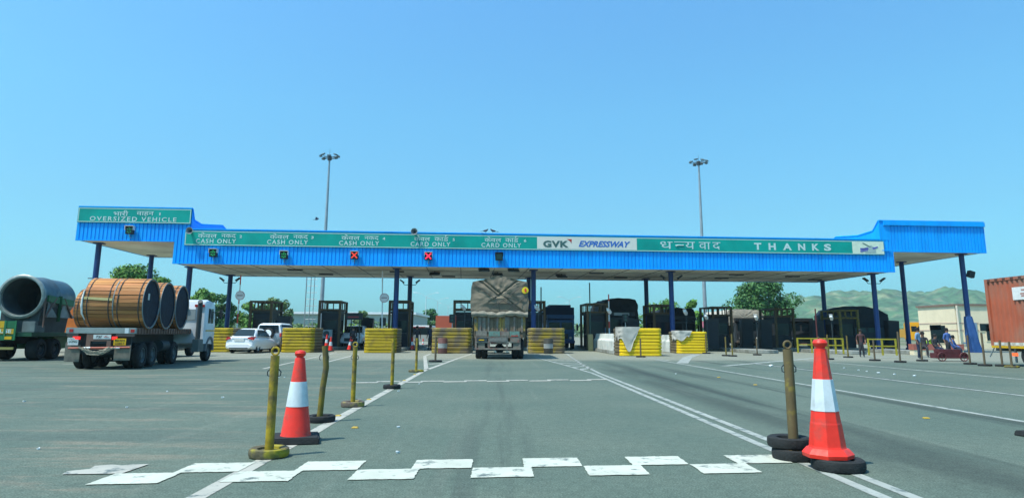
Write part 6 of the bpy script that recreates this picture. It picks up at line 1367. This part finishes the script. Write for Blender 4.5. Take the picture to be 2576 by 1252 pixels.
tree_px(450, 750, 70, 90, leaf_b, 'dark tree half hidden by the cable drums', 18, n=2600, leaf=.22, group=G_)
tree_px(912, 778, 38, 105, leaf_d, 'small dusty tree in front of the long shed', 19, n=1800, leaf=.22, group=G_)
tree_px(1080, 777, 62, 150, leaf_b, 'rounded distant tree behind the bus', 20, n=3500, leaf=.28, group=G_)
tree_px(1050, 790, 50, 145, leaf_b, 'smaller distant tree left of the rounded one', 21, n=2200, leaf=.28, group=G_)
tree_px(1120, 795, 44, 155, leaf_b, 'lowest distant tree right of the rounded one', 22, n=2000, leaf=.28, group=G_)
tree_px(1668, 757, 110, 90, leaf_a, 'bushy tree behind the booth with the blue column', 23, n=3500, leaf=.2, group=G_)
tree_px(1742, 750, 48, 84, leaf_a, 'upright tree left of the right lighting mast', 24, n=2600, leaf=.2, group=G_)
tree_px(1915, 696, 150, 88, leaf_b, 'big dark green tree right of centre behind the pale covered lorry', 25, n=13000, leaf=.2, group=G_, blobs=70)
tree_px(1865, 752, 50, 87, leaf_b, 'lower left shoulder of foliage beside the big dark tree', 26, n=2200, leaf=.2, group=G_)
tree_px(2030, 812, 60, 92, leaf_d, 'low scrubby tree before the brick-red wall', 27, n=1600, leaf=.2, group=G_, trunk_h=.3)
def bush(px, pyt, wpx, Y, mt, label, seed, n=900, leaf=.12):
    a = at(px, pyt, Y); rnd = random.Random(seed); W = wpx * Y / 1690; H = a.z; t = thing('bush', label, 'bush', (a.x, Y, 0), 0, 'bushes at the plaza edge'); b = B()
    for i in range(5): an = i * 1.3; b.tube([(0, 0, 0), (W * .25 * cos(an), W * .25 * sin(an), H * .6)], [.03, .012], 5)
    b.done('stem', bark_m, t); b = B(); bl = [(rnd.uniform(-.38, .38) * W, rnd.uniform(-.3, .3) * W * .6, H * rnd.uniform(.3, .78), min(W, H) * rnd.uniform(.18, .28)) for _ in range(14)]
    for k in range(n):
        x, y, z, R = rnd.choice(bl); d = Vector((rnd.gauss(0, 1), rnd.gauss(0, 1), rnd.gauss(0, 1))).normalized(); c = Vector((x, y, z)) + d * R * rnd.uniform(.6, 1.05)
        nrm = (d + Vector((rnd.uniform(-1, 1), rnd.uniform(-1, 1), rnd.uniform(-.3, 1)))).normalized(); e1 = nrm.orthogonal().normalized(); e2 = nrm.cross(e1); s_ = leaf * rnd.uniform(.6, 1.3); g_ = rnd.uniform(.7, 1.25)
        b.col = (g_, g_, g_ * .85); b.add([c - e1 * s_, c - e2 * s_ * .6, c + e1 * s_, c + e2 * s_ * .6], [(0, 1, 2, 3)])
    b.done('foliage', mt, t, recalc=False)
bush(2341, 853, 30, 45.2, leaf_c, 'bright yellow-green bush on the planter by the cream building', 31)
bush(2302, 866, 18, 45.2, leaf_c, 'small bright bush left of the standing man', 32, 400)
for i, (px, py, w, Y, mt) in enumerate(((500, 800, 60, 66, leaf_a), (560, 805, 60, 67, leaf_b), (645, 800, 70, 72, leaf_a), (730, 800, 50, 80, leaf_d), (770, 808, 50, 84, leaf_d), (800, 812, 50, 88, leaf_a), (900, 812, 60, 92, leaf_c), (950, 805, 60, 95, leaf_d), (1000, 812, 50, 98, leaf_a), (1600, 810, 60, 90, leaf_a), (2010, 826, 60, 84, leaf_a), (2055, 832, 60, 80, leaf_a), (1700, 800, 80, 86, leaf_b))):
    bush(px, py, w, Y, mt, 'roadside bush beyond the islands, %s from the left' % 'first second third fourth fifth sixth seventh eighth ninth tenth twelfth last eleventh'.split()[i], 60 + i, 1100, .16)
# far belt of trees on the horizon: one mass nobody could count
rnd = random.Random(99); b = B()
for k in range(15000):
    X = rnd.uniform(-330, 420); Y = 330 + rnd.uniform(0, 40); Hh = 7 + 3 * noise.noise(Vector((X * .03, 0, 0))) + 1.5 * noise.noise(Vector((X * .15, 3, 0)))
    if X > 150: Hh *= .6
    z = Hh * rnd.random() ** .7; c = Vector((X, Y, z)); nrm = Vector((rnd.uniform(-1, 1), rnd.uniform(-1, .3), rnd.uniform(-.2, 1))).normalized(); e1 = nrm.orthogonal().normalized(); e2 = nrm.cross(e1); s_ = rnd.uniform(.6, 1.3); g_ = rnd.uniform(.7, 1.2)
    b.col = (g_, g_, g_); b.add([c - e1 * s_, c - e2 * s_, c + e1 * s_, c + e2 * s_], [(0, 1, 2, 3)])
o = b.done('far_tree_belt', leaf_d, None, recalc=False); o['kind'] = 'stuff'

# ================================================================== HAZE
b = B(); b.b2(-2450, 2450, -50, 2300, -2.2, 190); hz = b.done('haze', mat('haze_placeholder', (1, 1, 1)), None)
hm = bpy.data.materials.new('haze_air'); hm.use_nodes = True; nt = hm.node_tree; nt.nodes.clear()
out = nt.nodes.new('ShaderNodeOutputMaterial'); pv = nt.nodes.new('ShaderNodeVolumePrincipled'); pv.inputs['Color'].default_value = (0.72, 0.95, 1.0, 1); pv.inputs['Density'].default_value = 0.00026; pv.inputs['Anisotropy'].default_value = 0.2
nt.links.new(pv.outputs[0], out.inputs['Volume']); hz.data.materials[0] = hm; hz['kind'] = 'stuff'
